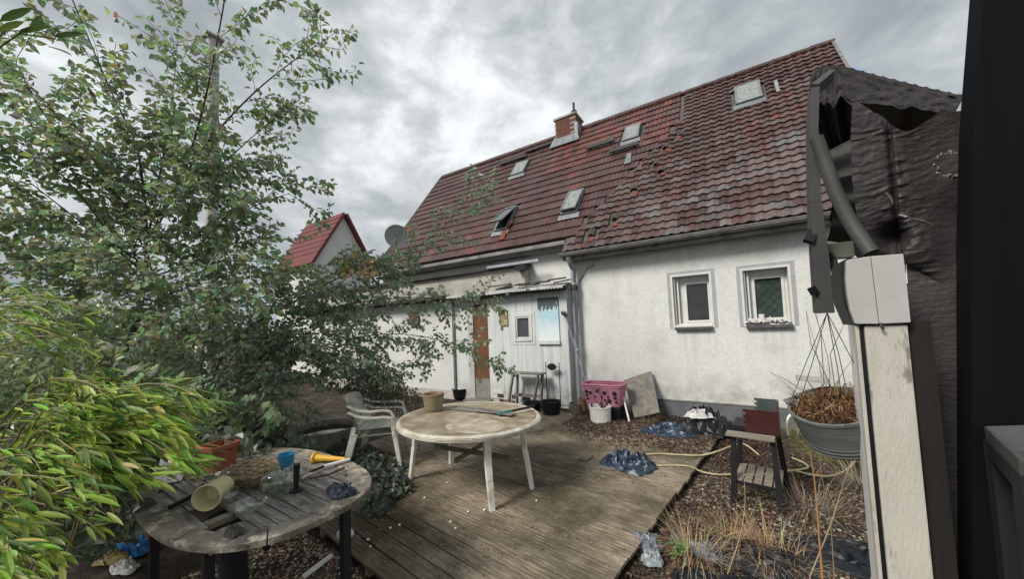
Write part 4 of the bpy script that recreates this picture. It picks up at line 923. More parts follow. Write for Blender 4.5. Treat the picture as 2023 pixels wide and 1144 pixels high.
for fx, fy in ((-2.03, 2.70), (-1.92, 3.24), (-3.23, 2.81), (-3.13, 3.36)):
    f_ = Ri @ (V(fx, fy, 0) - tc_); t_ = V(f_.x * .88, f_.y * .9, ZT - .036); u_ = V(f_.x, f_.y, 0).normalized(); s_ = V(-u_.y, u_.x, 0)
    b = MB(); m1 = f_.lerp(t_, .55) - u_ * .015
    for a_, c_, w0, w1 in ((f_, m1, .055, .068), (m1, t_, .068, .085)):
        n0 = [a_ + s_ * q * w0 + u_ * r_ for q, r_ in ((-.5, 0), (-.42, .03), (.42, .03), (.5, 0), (.3, -.012), (-.3, -.012))]; n1 = [c_ + s_ * q * w1 + u_ * r_ for q, r_ in ((-.5, 0), (-.42, .036), (.42, .036), (.5, 0), (.3, -.012), (-.3, -.012))]
        b.faces(n0 + n1, [(5, 4, 3, 2, 1, 0), (6, 7, 8, 9, 10, 11)] + [(i, (i + 1) % 6, 6 + (i + 1) % 6, 6 + i) for i in range(6)])
    b.build('leg', MT['plastw'], wt, world=False, smooth=False)
b = MB(); b.box(-.5, .5, -.012, .012, .30, .345); b.box(-.012, .012, -.28, .28, .30, .344); b.build('cross_brace', mat('mossy_plastic', (.17, .17, .10), (.1, .1, .06), 6, .8), wt, world=False)
# on the white table
p = G(857, 812, ZT); fp = thing('flower_pot', 'brown and green banded flower pot standing on the white table', 'plant pot', tuple(p))
prof = [(0, .002), (.095, .002), (.1, .01), (.112, .08), (.12, .145), (.122, .175), (.128, .178), (.128, .205), (.12, .208), (.113, .2), (.11, .13), (0, .13)]
b = MB(); b.lathe(prof[:6] + [], 32, Matrix.Translation(p)); b.build('pot_body', MT['pot'], fp, smooth=True)
b = MB(); b.lathe(prof[5:], 32, Matrix.Translation(p)); b.build('pot_rim', mat('pot_rim', (.24, .15, .10), (.17, .11, .075), 8, .7), fp, smooth=True)
for i, (pa, pb, w_) in enumerate((((893, 806), (960, 812), .15), ((945, 812), (1015, 822), .11))):
    A_, B2 = G(*pa, ZT + .012), G(*pb, ZT + .012); b = MB(); b.bar(A_ + V(0, 0, .0 + i * .014), B2 + V(0, 0, .003 + i * .014), w_, .012, side=(0.3, 1, 0))
    single(b, 'loose_board', MT['greywood'], ('wide flat grey board lying beside the pot on the white table', 'narrow flat board next to the teal brush on the white table')[i], 'board', bev=.003)
b = MB(); A_, B2 = G(985, 818, ZT + .03), G(1040, 806, ZT + .05); br = thing('hand_brush', 'teal hand brush with a dark handle on the white table', 'brush', tuple(A_))
b.bar(A_, A_.lerp(B2, .45), .05, .03, side=(0, 1, 0)); b.build('brush_head', MT['teal'], br, bev=.006)
b = MB(); b.bar(A_.lerp(B2, .45), B2 + (B2 - A_) * .3, .03, .022, side=(0, 1, 0), w2=.04); b.build('handle', MT['blackplastic'], br, bev=.005)
b = MB()
for i in range(40): q = A_.lerp(A_.lerp(B2, .45), random.random()) + V(0, rn(-.024, .024), -.014); b.tube([q, q + V(0, 0, -.018)], .002, 4)
b.build('bristles', MT['blackplastic'], br)
# --- stacked white garden chairs
def garden_chair(loc, rz, label, dz=0, group=None):
    c = thing('garden_chair', label, 'chair', loc, rz, group); pm_ = MT['plastw']
    def seatf(u, v): x, y = -.23 + .46 * u, -.24 + .48 * v; return V(x, y, .415 + dz - .025 * (1 - (2 * v - 1) ** 2) - .02 * (1 - u) + .012 * max(0, u - .85) / .15 * -1)
    b = MB(); b.grid(seatf, 10, 10); b.grid(lambda u, v: seatf(1 - u, v) - V(0, 0, .012), 10, 10)
    b.box(.222, .236, -.24, .24, .36 + dz, .412 + dz); b.build('seat', pm_, c, world=False, smooth=True)
    def back(u, v): y = (-.24 + .48 * u) * (1 + .04 * v); return V(-.225 - .17 * v - .04 * (1 - (2 * u - 1) ** 2) + .03, y, .42 + dz + .37 * v + (.03 * (1 - (2 * u - 1) ** 2) if v > .9 else 0))
    b = MB()
    for u0, u1 in ((0, .11), (.89, 1)): b.grid(lambda u, v: back(u0 + (u1 - u0) * u, v), 2, 8); b.grid(lambda u, v: back(u1 - (u1 - u0) * u, v) - V(.018, 0, 0), 2, 8)
    b.grid(lambda u, v: back(u, .86 + .14 * v), 12, 3); b.grid(lambda u, v: back(1 - u, .86 + .14 * v) - V(.018, 0, 0), 12, 3)
    b.grid(lambda u, v: back(u, .02 + .1 * v), 12, 2)
    b.build('backrest', pm_, c, world=False, smooth=True)
    for i in range(5):
        u0 = .17 + i * .142; b = MB(); b.grid(lambda u, v: back(u0 + .075 * u, .1 + .78 * v), 1, 6); b.grid(lambda u, v: back(u0 + .075 * (1 - u), .1 + .78 * v) - V(.012, 0, 0), 1, 6); b.build('slat', pm_, c, world=False, smooth=True)
    for s in (-1, 1):
        b = MB(); pts = [V(-.33, .255 * s, .70 + dz), V(-.2, .275 * s, .645 + dz), V(-.05, .285 * s, .625 + dz), V(.12, .285 * s, .63 + dz), V(.2, .283 * s, .615 + dz), V(.235, .275 * s, .55 + dz), V(.245, .265 * s, .43 + dz)]
        for i in range(6): b.bar(pts[i], pts[i + 1], .05, .022, side=(0, 1, 0))
        b.build('armrest', pm_, c, world=False, bev=.004)
        for fx, tx, hw in ((.30, .22, .05), (-.36, -.25, .05)):
            b = MB(); a_, t_ = V(fx, .29 * s, .0 + dz), V(tx, .245 * s, .43 + dz); b.bar(a_, t_, .036, .04, side=(0, 1, 0), w2=.05, h2=.055); b.build('leg', pm_, c, world=False, bev=.005)
    return c
garden_chair((-4.0, 3.02, 0), RAD(36), 'dirty white plastic garden chair left of the round table, lower of two stacked')
garden_chair((-4.03, 3.03, 0), RAD(36), 'white plastic garden chair nested on top of the other one', dz=.075)
# --- round tub
p = G(612, 870, 0); p = V(-5.3, 3.0, 0); tb = thing('round_tub', 'low round tub of dark water among the shrubs behind the chairs', 'tub', tuple(p))
b = MB(); b.lathe([(.47, .0), (.50, .12), (.52, .26), (.50, .30), (.455, .30), (.43, .27), (.42, .2)], 40, Matrix.Translation(p)); b.build('tub_wall', MT['tubgrey'], tb, smooth=True)
b = MB(); b.lathe([(0, .215), (.425, .215)], 40, Matrix.Translation(p)); b.build('water', MT['water'], tb)
# --- weathered slatted table, left foreground
LT = V(-2.772, 1.10, 0); ZL = .72; AU = RAD(-1); lt = thing('slatted_table', 'weathered grey oval slatted wooden table with a missing slat', 'table', tuple(LT), AU)
SU, SV = .851, .536; EX = 2.63
def sup(a, k=1.0): c, s = cos(a), sin(a); return V(SU * k * abs(c) ** (2 / EX) * (1 if c > 0 else -1), SV * k * abs(s) ** (2 / EX) * (1 if s > 0 else -1), 0)
nseg = 8
for i in range(nseg):       # rim built of segments
    a0, a1 = 2 * pi * (i + .5) / nseg + .006, 2 * pi * (i + 1.5) / nseg - .006; b = MB(); N_ = 10
    A0 = [sup(a0 + (a1 - a0) * j / N_) for j in range(N_ + 1)]; I0 = [V(p_.x * .86 if abs(p_.x) > 1e-6 else 0, p_.y * .80, 0) for p_ in A0]
    for j in range(N_):
        o0, o1, i0_, i1 = A0[j], A0[j + 1], I0[j], I0[j + 1]; zt, zb = V(0, 0, ZL), V(0, 0, ZL - .032)
        b.hexa([i0_ + zb, o0 * .995 + zb, o1 * .995 + zb, i1 + zb, i0_ + zt, o0 + zt, o1 + zt, i1 + zt])
    b.build('rim_segment', MT['rimwood'], lt, world=False)
ns = 13; sw = SV * 1.6 / ns
smesh = None
for i in range(ns):
    y0 = -SV * .80 + i * sw; yc_ = abs(y0 + sw / 2) / (SV * .80); xl = SU * .86 * max(0, 1 - yc_ ** EX) ** (1 / EX) + .012
    segs = [(-xl, xl)]
    hl = Matrix.Rotation(-AU, 3, 'Z') @ (V(-2.5, .73, 0) - LT)
    if abs(y0 + sw / 2 + .325) < sw * .95: segs = [(-xl, hl.x - .2), (hl.x + .2, xl)]         # missing slat
    for x0, x1 in segs:
        if x1 - x0 < .05: continue
        b = MB(); dz_ = rn(-.003, .003); b.box(x0, x1, y0 + .004, y0 + sw - .004, ZL - .028, ZL - .003 + dz_); b.build('slat', MT['greywood'], lt, world=False, bev=.003)
for xx in (-.42, -.02, .27, .56):
    b = MB(); ye = SV * .9 * (1 - abs(xx / SU) ** EX) ** (1 / EX); b.box(xx - .03, xx + .03, -ye, ye, ZL - .06, ZL - .0285); b.build('crossbar', MT['wood'], lt, world=False)
lw = Matrix.Rotation(-AU, 3, 'Z') @ (G(690, 1012, .68) - LT); lw *= .96
for lx, ly in ((lw.x, lw.y), (.45, -.38), (-.62, -.36), (-.66, .32)):
    b = MB(); b.box(lx - .022, lx + .022, ly - .022, ly + .022, -.08, ZL - .033); b.build('leg', MT['darkmetal'], lt, world=False)
b = MB(); b.lathe([(0, -.08), (.17, -.07), (.15, -.02), (.075, .04), (.065, ZL - .2), (.13, ZL - .062), (0, ZL - .062)], 20, Matrix.Translation(V(.22, -.2, 0))); b.build('pedestal', MT['benchleg'], lt, world=False, smooth=True)
TZ = ZL + .001
def on(px, py, h=0): return G(px, py, TZ + h)
# yellow ceramic pot lying on its side
a_, c_ = on(407, 985, .075), on(440, 957, .085); b = MB(); ax_ = (c_ - a_).normalized(); ax_.z = 0
M = Matrix.Translation(a_) @ ax_.to_track_quat('Z', 'Y').to_matrix().to_4x4()
L_ = .19; M = M @ Matrix.Diagonal((.86, .86, 1, 1)); b.lathe([(.06, .10), (.072, .012), (.078, .0), (.084, .0), (.086, .012), (.076, .03), (.073, .11), (.066, .17), (.05, L_), (.0, L_ + .004)], 28, M); b.lathe([(0, .1), (.06, .1)], 28, M)
single(b, 'ceramic_pot', MT['cream'], 'cream yellow ceramic pot lying on its side on the slatted table', 'plant pot', smooth=True)
# wicker basket
p = on(508, 950); wb_ = thing('wicker_basket', 'shallow round wicker basket with dry leaves on the slatted table', 'basket', tuple(p), .3)
for k_ in range(6):
    b = MB(); r_ = .13 + .013 * k_; b.tube([(r_ * cos(a), r_ * sin(a) * .85, .01 + .0125 * k_ + .004 * sin(a * 12 + k_ * pi)) for a in [2 * pi * j / 48 for j in range(49)]], .008, 6, cap=False); b.build('wicker_coil', MT['wicker'], wb_, world=False, smooth=True)
b = MB()
for j in range(24): a = 2 * pi * j / 24; b.tube([(.125 * cos(a), .125 * .85 * sin(a), 0), (.2 * cos(a), .17 * sin(a), .078)], .005, 5)
b.build('stake', MT['wicker'], wb_, world=False)
b = MB(); b.tube([(.205 * cos(a), .175 * sin(a), .084 + .005 * sin(a * 24)) for a in [2 * pi * j / 96 for j in range(97)]], .011, 6, cap=False); b.build('basket_rim', MT['wicker'], wb_, world=False, smooth=True)
b = MB(); b.lathe([(0, .004), (.13, .004)], 20, Matrix.Diagonal((1, .85, 1, 1))); b.build('basket_floor', MT['wicker'], wb_, world=False)
b = MB()
for i in range(90):
    a, r_ = rn(0, 6.28), .13 * math.sqrt(random.random()); b.cur = random.choice([(.25, .2, .1), (.16, .12, .06), (.3, .3, .12)]); q = V(r_ * cos(a), r_ * .85 * sin(a), rn(.01, .045)); d1 = V(rn(-1, 1), rn(-1, 1), rn(-.3, .3)) * .02; d2 = V(rn(-1, 1), rn(-1, 1), rn(-.3, .3)) * .012; b.poly([q - d1, q + d2, q + d1, q - d2])
b.build('dry_leaves', MT['dry'], wb_, world=False, kind='stuff')
# glass jug, decanter, jar, bowl
def glassware(px, py, prof, name, label, n=24, sq=False, cat='bottle'):
    p = on(px, py); b = MB(); b.lathe(prof, n, Matrix.Translation(p)); return single(b, name, MT['bottleglass'], label, cat, smooth=not sq, loc=tuple(p))
glassware(545, 972, [(0, .003), (.07, .003), (.085, .03), (.088, .07), (.075, .105), (.045, .125), (.024, .135), (.022, .165), (.028, .17), (.022, .17), (.019, .135), (.07, .10), (.083, .07), (.08, .03), (.066, .008), (0, .008)], 'glass_jug', 'round bellied clear glass jug in front of the wicker basket')
glassware(585, 972, [(0, .003), (.07, .003), (.075, .01), (.075, .115), (.06, .135), (.028, .145), (.026, .17), (.034, .172), (.026, .172), (.022, .142), (.07, .11), (.07, .012), (0, .009)], 'glass_decanter', 'square shouldered clear glass decanter beside the round jug', n=8)
p = on(585, 972, .173); b = MB(); b.lathe([(0, 0), (.03, 0), (.032, .006), (.032, .014), (0, .016)], 20, Matrix.Translation(p)); b.tube([p + V(0, 0, .014), p + V(.008, 0, .14)], [.013, .016], 10)
single(b, 'bottle_stopper', MT['blackplastic'], 'dark upright stopper rising from the square glass decanter', 'stopper')
p = on(566, 955); bc = thing('blue_cup', 'small blue plastic cup on a white stem behind the glass jug', 'cup', tuple(p))
b = MB(); b.lathe([(0, .0), (.04, .0), (.042, .01), (.02, .02), (.018, .11), (.0, .11)], 16, Matrix.Translation(p)); b.build('stem', MT['whiteplastic'], bc, smooth=True)
b = MB(); b.lathe([(0, .111), (.035, .111), (.045, .125), (.048, .185), (.052, .19), (.045, .19), (.04, .13), (0, .125)], 20, Matrix.Translation(p)); b.build('cup_bowl', MT['cup'], bc, smooth=True)
glassware(452, 996, [(0, .003), (.045, .003), (.05, .02), (.05, .06), (.04, .075), (.044, .085), (.038, .085), (.035, .074), (.045, .058), (.045, .02), (0, .01)], 'glass_jar', 'small clear jar beside the yellow ceramic pot', cat='jar')
glassware(490, 1012, [(0, .002), (.04, .002), (.075, .02), (.09, .045), (.094, .047), (.086, .047), (.07, .022), (.038, .006), (0, .006)], 'glass_bowl', 'shallow clear glass bowl near the table front edge', cat='bowl')
# orange nozzle, pipes, rods
a_, c_ = on(620, 905, .03), on(682, 908, .02); b = MB(); d_ = (c_ - a_); M = Matrix.Translation(a_) @ d_.normalized().to_track_quat('Z', 'Y').to_matrix().to_4x4()
b.lathe([(0, 0), (.042, 0), (.044, .015), (.03, .022), (.022, .1), (.014, d_.length), (0, d_.length)], 16, M); single(b, 'watering_nozzle', MT['yellow'], 'yellow orange tapered nozzle at the back of the slatted table', 'nozzle', smooth=False)
def rod(name, label, cat, pts, r, m, h=.02): b = MB(); b.tube([on(x_, y_, h) for x_, y_ in pts], r, 8); return single(b, name, m, label, cat, smooth=True)
rod('pale_pipe', 'pale thin pipe lying below the yellow nozzle', 'pipe', ((640, 922), (690, 908)), .011, MT['whiteplastic'])
rod('dark_rod', 'dark bent rod lying across the right half of the table', 'rod', ((590, 942), (640, 922), (672, 912)), .009, MT['blackplastic'])
rod('garden_tongs', 'rusty brown tongs lying right of the glass decanter', 'tool', ((600, 948), (650, 938), (680, 925)), .008, mat('rusty', (.09, .05, .04), (.05, .035, .03), 12, .8))
rod('short_stick', 'short pale stick lying against the decanter', 'stick', ((597, 945), (614, 936)), .008, MT['whiteplastic'])
rod('white_tube', 'white tube lying left of the wicker basket', 'tube', ((428, 938), (455, 936)), .018, MT['whiteplastic'], .02)
rod('black_bar', 'black flat bar lying behind the yellow ceramic pot', 'bar', ((335, 1003), (385, 978), (400, 960)), .014, MT['blackplastic'], .02)
rod('brown_bar', 'brown stick pointing at the white tube', 'stick', ((375, 948), (424, 939)), .012, MT['wicker'], .018)
pp = on(672, 975); crumple(pp, .12, .06, .035, 3.1, mat('navy_cloth', (.012, .016, .03), (.05, .065, .1), 16, .5, .4, 40, lo=.45, hi=.75), 'crumpled_cloth', 'crumpled navy cloth near the right end of the slatted table', 'cloth')
pp = on(463, 1056); crumple(pp, .05, .04, .02, 8.4, mat('ash_lump', (.05, .048, .045), (.1, .095, .09), 30, .95, .8, 60), 'ash_heap', 'dark heap of ash on the front rim of the slatted table', 'ash heap', nu=24)
pp = on(520, 915); M = Matrix.Translation(pp + V(0, 0, .004)) @ Matrix.Rotation(.5, 4, 'Z'); b = MB(); b.box(-.11, .11, -.07, .07, -.003, .003, M); single(b, 'thin_sheet', mat('khaki_sheet', (.2, .17, .11), (.14, .12, .08), 6, .8), 'thin khaki sheet lying at the far rim of the slatted table', 'sheet')
p = on(432, 925); tp = thing('terracotta_planter', 'square terracotta planter half hidden by the bamboo', 'planter', tuple(p), .2)
b = MB()
for s0, s1 in (((-.09, -.09), (.09, -.09)), ((.09, -.09), (.09, .09)), ((.09, .09), (-.09, .09)), ((-.09, .09), (-.09, -.09))):
    a_, c_ = V(*s0, 0), V(*s1, 0); b.hexa([a_ * .8, c_ * .8, c_ * .72, a_ * .72, a_ + V(0, 0, .17), c_ + V(0, 0, .17), c_ * .9 + V(0, 0, .17), a_ * .9 + V(0, 0, .17)])
b.box(-.07, .07, -.07, .07, .003, .02); b.build('planter_body', MT['terra'], tp, world=False)
b = MB()
for x0, x1, y0, y1 in ((-.102, .102, -.102, -.085), (-.102, .102, .085, .102), (-.102, -.085, -.085, .085), (.085, .102, -.085, .085)): b.box(x0, x1, y0, y1, .145, .18)
b.build('planter_rim', MT['terra'], tp, world=False, bev=.003)
crumple(on(325, 950), .11, .09, .11, 5.5, MT['whiteplastic'], 'white_bag', 'crumpled white plastic bag under the bamboo leaves', 'bag', nu=32)
# ================================================================= THINGS ALONG THE HOUSE WALL AND IN THE BED
def bucket(px, py, r0, r1, h, m, name, label, wall=.006, handle=True, cat='bucket', fill=None):
    p = G(px, py, -.03); th = thing(name, label, cat, tuple(p)); b = MB()
    b.lathe([(0, .0), (r0, .0), (r0 + (r1 - r0) * .9, h * .9), (r1 + .008, h * .91), (r1 + .01, h), (r1 - wall, h), (r0 - wall, .02), (0, .02)], 28, Matrix.Translation(p)); b.build('bucket_body', m, th, smooth='x' and True)
    if handle: b = MB(); b.tube([p + V(r1 * cos(a), r1 * .15 - .02, h * .93 + -.10 * sin(a)) for a in [pi * i / 12 for i in range(13)]], .004, 5); b.build('handle', MT['darkmetal'], th)
    if fill: b = MB(); b.lathe([(0, h * .8), (r1 * .93, h * .78)], 20, Matrix.Translation(p)); b.build('content', fill, th)
    return th
wbk = bucket(1187, 836, .165, .18, .29, MT['whiteplastic'], 'white_bucket', 'white plastic bucket in front of the pink laundry basket')
b = MB(); p = G(1187, 836, -.03) + V(0, 0, .26)
for q in (V(-.1, -.12, .03), V(.07, -.1, .05), V(.12, .02, .04)): b.tube([p + q, p + q + V(rn(-.03, .03), .02, .06)], [.02, .012], 6)
single(b, 'wet_rags', MT['darkmetal'], 'dark bits of rag hanging over the white bucket rim', 'rag')
bucket(1090, 821, .15, .18, .27, MT['blackplastic'], 'black_bucket', 'black bucket under the wire stand by the shed wall')
bucket(1053, 815, .14, .17, .2, MT['blackplastic'], 'black_tub', 'low black tub behind the white table near the bench', handle=False, cat='tub')
bucket(910, 785, .17, .2, .22, MT['blackplastic'], 'black_planter', 'black planter tub on the ground left of the door', handle=False, cat='planter', fill=MT['soil'])
# crate and pink laundry basket
p = G(1203, 829, -.03); b = MB(); cz = onY(1190, 798, 6.25).z
pc2 = V(onY(1196, 800, 6.28).x, 6.28, 0)
cr2 = thing('dark_crate', 'dark crate carrying the pink laundry basket', 'crate', tuple(pc2))
b.box(pc2.x - .24, pc2.x + .30, 6.10, 6.46, -.05, cz - .012); b.build('crate_body', MT['blackplastic'], cr2, bev=.01)
bl = thing('laundry_basket', 'pink plastic laundry basket with flower cut-outs beside the downpipe', 'basket', (pc2.x, 6.28, cz))
bz, bh = cz, onY(1190, 758, 6.25).z - cz; W0, W1, D0, D1 = .31, .37, .19, .23
def bask(a, t): # superellipse wall
    c, s = cos(a), sin(a); e2 = 2 / 5; w_, d_ = W0 + (W1 - W0) * t, D0 + (D1 - D0) * t
    return V(pc2.x + w_ * abs(c) ** e2 * (1 if c > 0 else -1), 6.28 + d_ * abs(s) ** e2 * (1 if s > 0 else -1), bz + bh * t)
b = MB(); b.grid(lambda u, v: bask(2 * pi * u, v), 64, 6); b.grid(lambda u, v: bask(-2 * pi * u, v) * 1.0 + V(0, 0, .0), 64, 1); b.build('basket_wall', MT['pink'], bl, smooth=True)
b = MB(); b.tube([bask(2 * pi * i / 64, 1.0) for i in range(65)], .016, 8, cap=False); b.tube([bask(2 * pi * i / 64, .9) for i in range(65)], .01, 6, cap=False); b.build('basket_rim', MT['pink'], bl, smooth=True)
random.seed(5)
hole_me = MB().faces; holes = []
for i in range(60):
    x, z, r = rn(-.27, .27), rn(.22, .78), random.choice([.022, .03, .04])
    if all((x - q[0]) ** 2 + ((z - q[1]) * bh) ** 2 > (r + q[2] + .006) ** 2 for q in holes): holes.append((x, z, r))
b = MB()
for x, z, r in holes:
    t = z; yf = 6.28 - (D0 + (D1 - D0) * t) - .0015; n_ = 10; slope = (D1 - D0) / bh
    pts = [V(pc2.x + x + r * (1 + .25 * cos(5 * a)) * cos(a), yf - slope * r * sin(a), bz + bh * z + r * (1 + .25 * cos(5 * a)) * sin(a)) for a in [2 * pi * j / 20 for j in range(20)]]
    b.poly(pts)
b.build('cutouts', MT['interior'], bl)
random.seed(21)
# broom leaning at the downpipe
b0_, b1_ = onY(1158, 757, 6.55), onY(1116, 622, 6.64); bm2 = thing('broom', 'long handled broom leaning head-up against the shed corner', 'broom', tuple(b0_))
foot = b0_ + (b0_ - b1_) * .28
b = MB(); b.tube([foot, b1_], .013, 8); b.build('stick', MT['zinc'], bm2, smooth=True)
b = MB(); b.bar(b1_ + V(-.06, -.01, .03), b1_ + V(.05, -.01, -.02), .05, .05); b.build('broom_head', MT['darkmetal'], bm2, bev=.006)
b = MB()
for i in range(26): q = b1_ + V(-.06 + .11 * i / 26, rn(-.03, .01), .01); b.tube([q, q + V(rn(-.02, 0), -.02, rn(.04, .075))], .003, 4)
b.build('bristles', MT['darkmetal'], bm2)
# leaning mesh board and pale pole
Pm = [onY(1255, 825, 6.30), onY(1302, 815, 6.42), onY(1286, 735, 6.88), onY(1233, 753, 6.80)]
mb_ = thing('mesh_panel', 'grey mesh screen leaning askew against the house wall', 'screen', tuple(Pm[0]))
b = MB(); nn_ = (Pm[1] - Pm[0]).cross(Pm[3] - Pm[0]).normalized() * .012
def pan(u, v): a, c = Pm[0].lerp(Pm[1], u), Pm[3].lerp(Pm[2], u); return a.lerp(c, v) + V(0, .02 * sin(u * 3) * sin(v * 3), 0)
b.grid(pan, 8, 8); b.grid(lambda u, v: pan(1 - u, v) + nn_, 8, 8); b.build('mesh_sheet', MT['mesh'], mb_)
for i in range(4): b = MB(); b.bar(Pm[i], Pm[(i + 1) % 4], .022, .022); b.build('frame_bar', MT['greywood'], mb_)
b = MB(); b.tube([G(1244, 836, 0), onY(1229, 776, 6.35)], .016, 8); single(b, 'pale_pole', MT['whiteplastic'], 'short white pole leaning between the pink basket and the mesh screen', 'pole', smooth=True)
# clay pipe pieces at the foot of the downpipe
for i, (px, py, r, h) in enumerate(((1141, 822, .11, .2), (1152, 812, .09, .24), (1133, 812, .1, .15))):
    p = G(px, py, -.03); b = MB(); M = Matrix.Translation(p) @ Matrix.Rotation(.12 * (i - 1), 4, 'Y'); b.lathe([(r, 0), (r * .92, h), (r * .75, h), (r * .82, 0.0)], 14, M)
    single(b, 'clay_pipe', mat('clay%d' % i, ((.13, .10, .085), (.19, .11, .075), (.12, .115, .11))[i], None, 12, .9, .5, 50), ('greyish clay pipe stump at the foot of the downpipe', 'tall reddish clay pipe stump beside the downpipe', 'short dark clay pipe stump left of the downpipe')[i], 'clay pipe', loc=tuple(p))
# trestle bench by the shed
bz_ = onY(1042, 736, 6.45).z; L0, L1 = onY(1012, 736, 6.45).x, onY(1074, 736, 6.45).x
be = thing('trestle', 'narrow grey wooden trestle bench against the shed wall', 'trestle', ((L0 + L1) / 2, 6.45, 0))
b = MB(); b.box(L0, L1, 6.33, 6.57, bz_ - .03, bz_); b.build('bench_top', MT['greywood'], be, bev=.005)
for x0, x1, y in ((L0 + .08, L0 - .04, 6.36), (L1 - .08, L1 - .2, 6.36), (L0 + .08, L0 + .0, 6.54), (L1 - .08, L1 - .16, 6.54)): b = MB(); b.bar(V(x1, y - (.08 if y < 6.4 else -.04), -.05), V(x0, y, bz_ - .03), .06, .035, side=(0, 1, 0)); b.build('leg', MT['greywood'], be)
b = MB(); b.box(L0 - .02, L1 - .12, 6.53, 6.56, .16, .22); b.build('stretcher', MT['greywood'], be)
# wire stand with dark oval plaque
sz = onY(1090, 716, 6.55).z; X0_, X1_ = onY(1078, 716, 6.55).x, onY(1104, 712, 6.55).x; st = thing('wire_stand', 'two thin metal rods with a dark oval plaque between them', 'stand', ((X0_ + X1_) / 2, 6.55, 0))
for x in (X0_, X1_): b = MB(); b.tube([V(x + .02, 6.5, 0), V(x, 6.55, sz)], .009, 6); b.build('rod', MT['darkmetal'], st)
q = onY(1090, 725, 6.55); b = MB(); b.lathe([(0, -.008), (.1, -.008), (.1, .008), (0, .008)], 20, Matrix.Translation(q) @ Matrix.Rotation(pi / 2, 4, 'X') @ Matrix.Diagonal((1, .7, 1, 1))); b.build('plaque', MT['darkmetal'], st)
b = MB(); b.tube([V(X0_, 6.55, q.z), V(X1_, 6.55, q.z)], .006, 5); b.build('cross_rod', MT['darkmetal'], st)
# rubble by the shed foot
random.seed(31)
for i in range(12):
    px, py = rn(985, 1070), rn(788, 806); p = G(px, py, -.02); s_ = rn(.05, .1); b = MB(); M = Matrix.Translation(p + V(0, 0, s_ * .3)) @ Matrix.Rotation(rn(0, 3), 4, 'Z') @ Matrix.Rotation(rn(-.3, .3), 4, 'X')
    b.box(-s_, s_, -s_ * .5, s_ * .5, -s_ * .3, s_ * .35, M); single(b, 'rubble_brick', MT['brick'] if i % 3 else MT['greywood'], 'broken brick in the rubble at the foot of the shed wall' if i % 3 else 'grey wood offcut in the rubble at the foot of the shed wall', 'rubble', 'broken bricks by the shed' if i % 3 else 'wood offcuts by the shed', bev=.008, loc=tuple(p))
# tarps and bags
crumple(G(1320, 856, -.02), .36, .30, .13, 1.3, MT['bluetarp'], 'blue_tarp', 'crumpled dark blue tarp on the mulch by the house wall', 'tarp', .2, 56)
crumple(G(1243, 922, .0), .27, .21, .15, 4.7, MT['bluetarp'], 'blue_tarp', 'crumpled blue tarp lying on the deck next to the yellow hose', 'tarp', .4, 56)
crumple(G(1390, 856, -.03), .36, .28, .36, 7.9, MT['blackbag'], 'black_sack', 'black rubbish sack against the house plinth', 'sack', .3, 48)
pw_ = G(1385, 840, .10); crumple(pw_ + V(-.02, -.06, .13), .2, .12, .10, 2.2, MT['paper'], 'white_plastic', 'crumpled white plastic on top of the black sack', 'plastic film', .5, 36)
crumple(G(1280, 1082, -.07), .12, .09, .1, 6.1, MT['greybag'], 'grey_foil_bag', 'crumpled grey blue foil bag on the soil by the deck corner', 'bag', nu=36)
crumple(G(1290, 1112, -.07), .07, .07, .07, 9.6, mat('clear_film', (.36, .39, .42), (.15, .17, .19), 18, .3, .5, 50), 'film_scrap', 'pale clear film scrap in front of the grey foil bag', 'plastic film', nu=28)
crumple(G(1340, 1068, -.07), .06, .05, .04, 11.6, MT['greybag'], 'foil_scrap', 'small dark foil scrap beside the dry grass', 'plastic film', nu=22)
for i, (px, py, sx, sy, sd_) in enumerate(((1500, 1110, .42, .22, 13.1), (1665, 1100, .40, .22, 15.7), (1450, 1180, .4, .2, 17.7))):
    crumple(G(px, py, -.08), sx, sy, .07, sd_, MT['blackbag'], 'black_foil', ('black pond foil on the soil under the dry grass', 'black foil heap at the foot of the white post', 'black foil at the very front edge of the bed')[i], 'foil', .2, 44)
crumple(G(1400, 1095, -.08), .2, .11, .05, 19.7, MT['greybag'], 'grey_sheet', 'grey plastic sheet half covered by dry grass', 'plastic film', nu=40)
# garbage at the left front
crumple(G(262, 1092, -.07), .16, .10, .1, 21.2, mat('blue_pack', (.03, .17, .42), (.02, .1, .27), 8, .35), 'blue_packet', 'bright blue crumpled packet on the ground below the bamboo', 'packet', .4, 32)
crumple(G(222, 1112, -.07), .12, .05, .07, 23.2, mat('yellow_pack', (.45, .38, .06), (.2, .14, .1), 12, .4), 'yellow_packet', 'crushed yellow packet left of the blue one', 'packet', .8, 28)
crumple(G(245, 1128, -.07), .12, .07, .06, 25.2, MT['paper'], 'torn_wrapper', 'torn white and dark wrapper in front of the blue packet', 'wrapper', .3, 28)
a_, c_ = G(600, 1140, -.05), G(655, 1098, -.05); b = MB(); b.bar(a_, c_, .035, .02, side=(1, 0, 0)); single(b, 'white_lath', MT['whiteplastic'], 'white lath lying on the gravel below the slatted table', 'lath', bev=.003)
p = G(682, 1070, -.06); b = MB(); M = Matrix.Translation(p + V(0, 0, .045)); b.lathe([(0, -.05), (.06, -.05), (.085, -.02), (.085, .02), (.06, .045), (0, .05)], 10, M @ Matrix.Diagonal((1, .75, 1, 1))); single(b, 'white_stone', mat('white_stone', (.6, .59, .54), (.48, .47, .43), 9, .8, .4, 30), 'rounded white stone beside the black table leg', 'stone', loc=tuple(p))
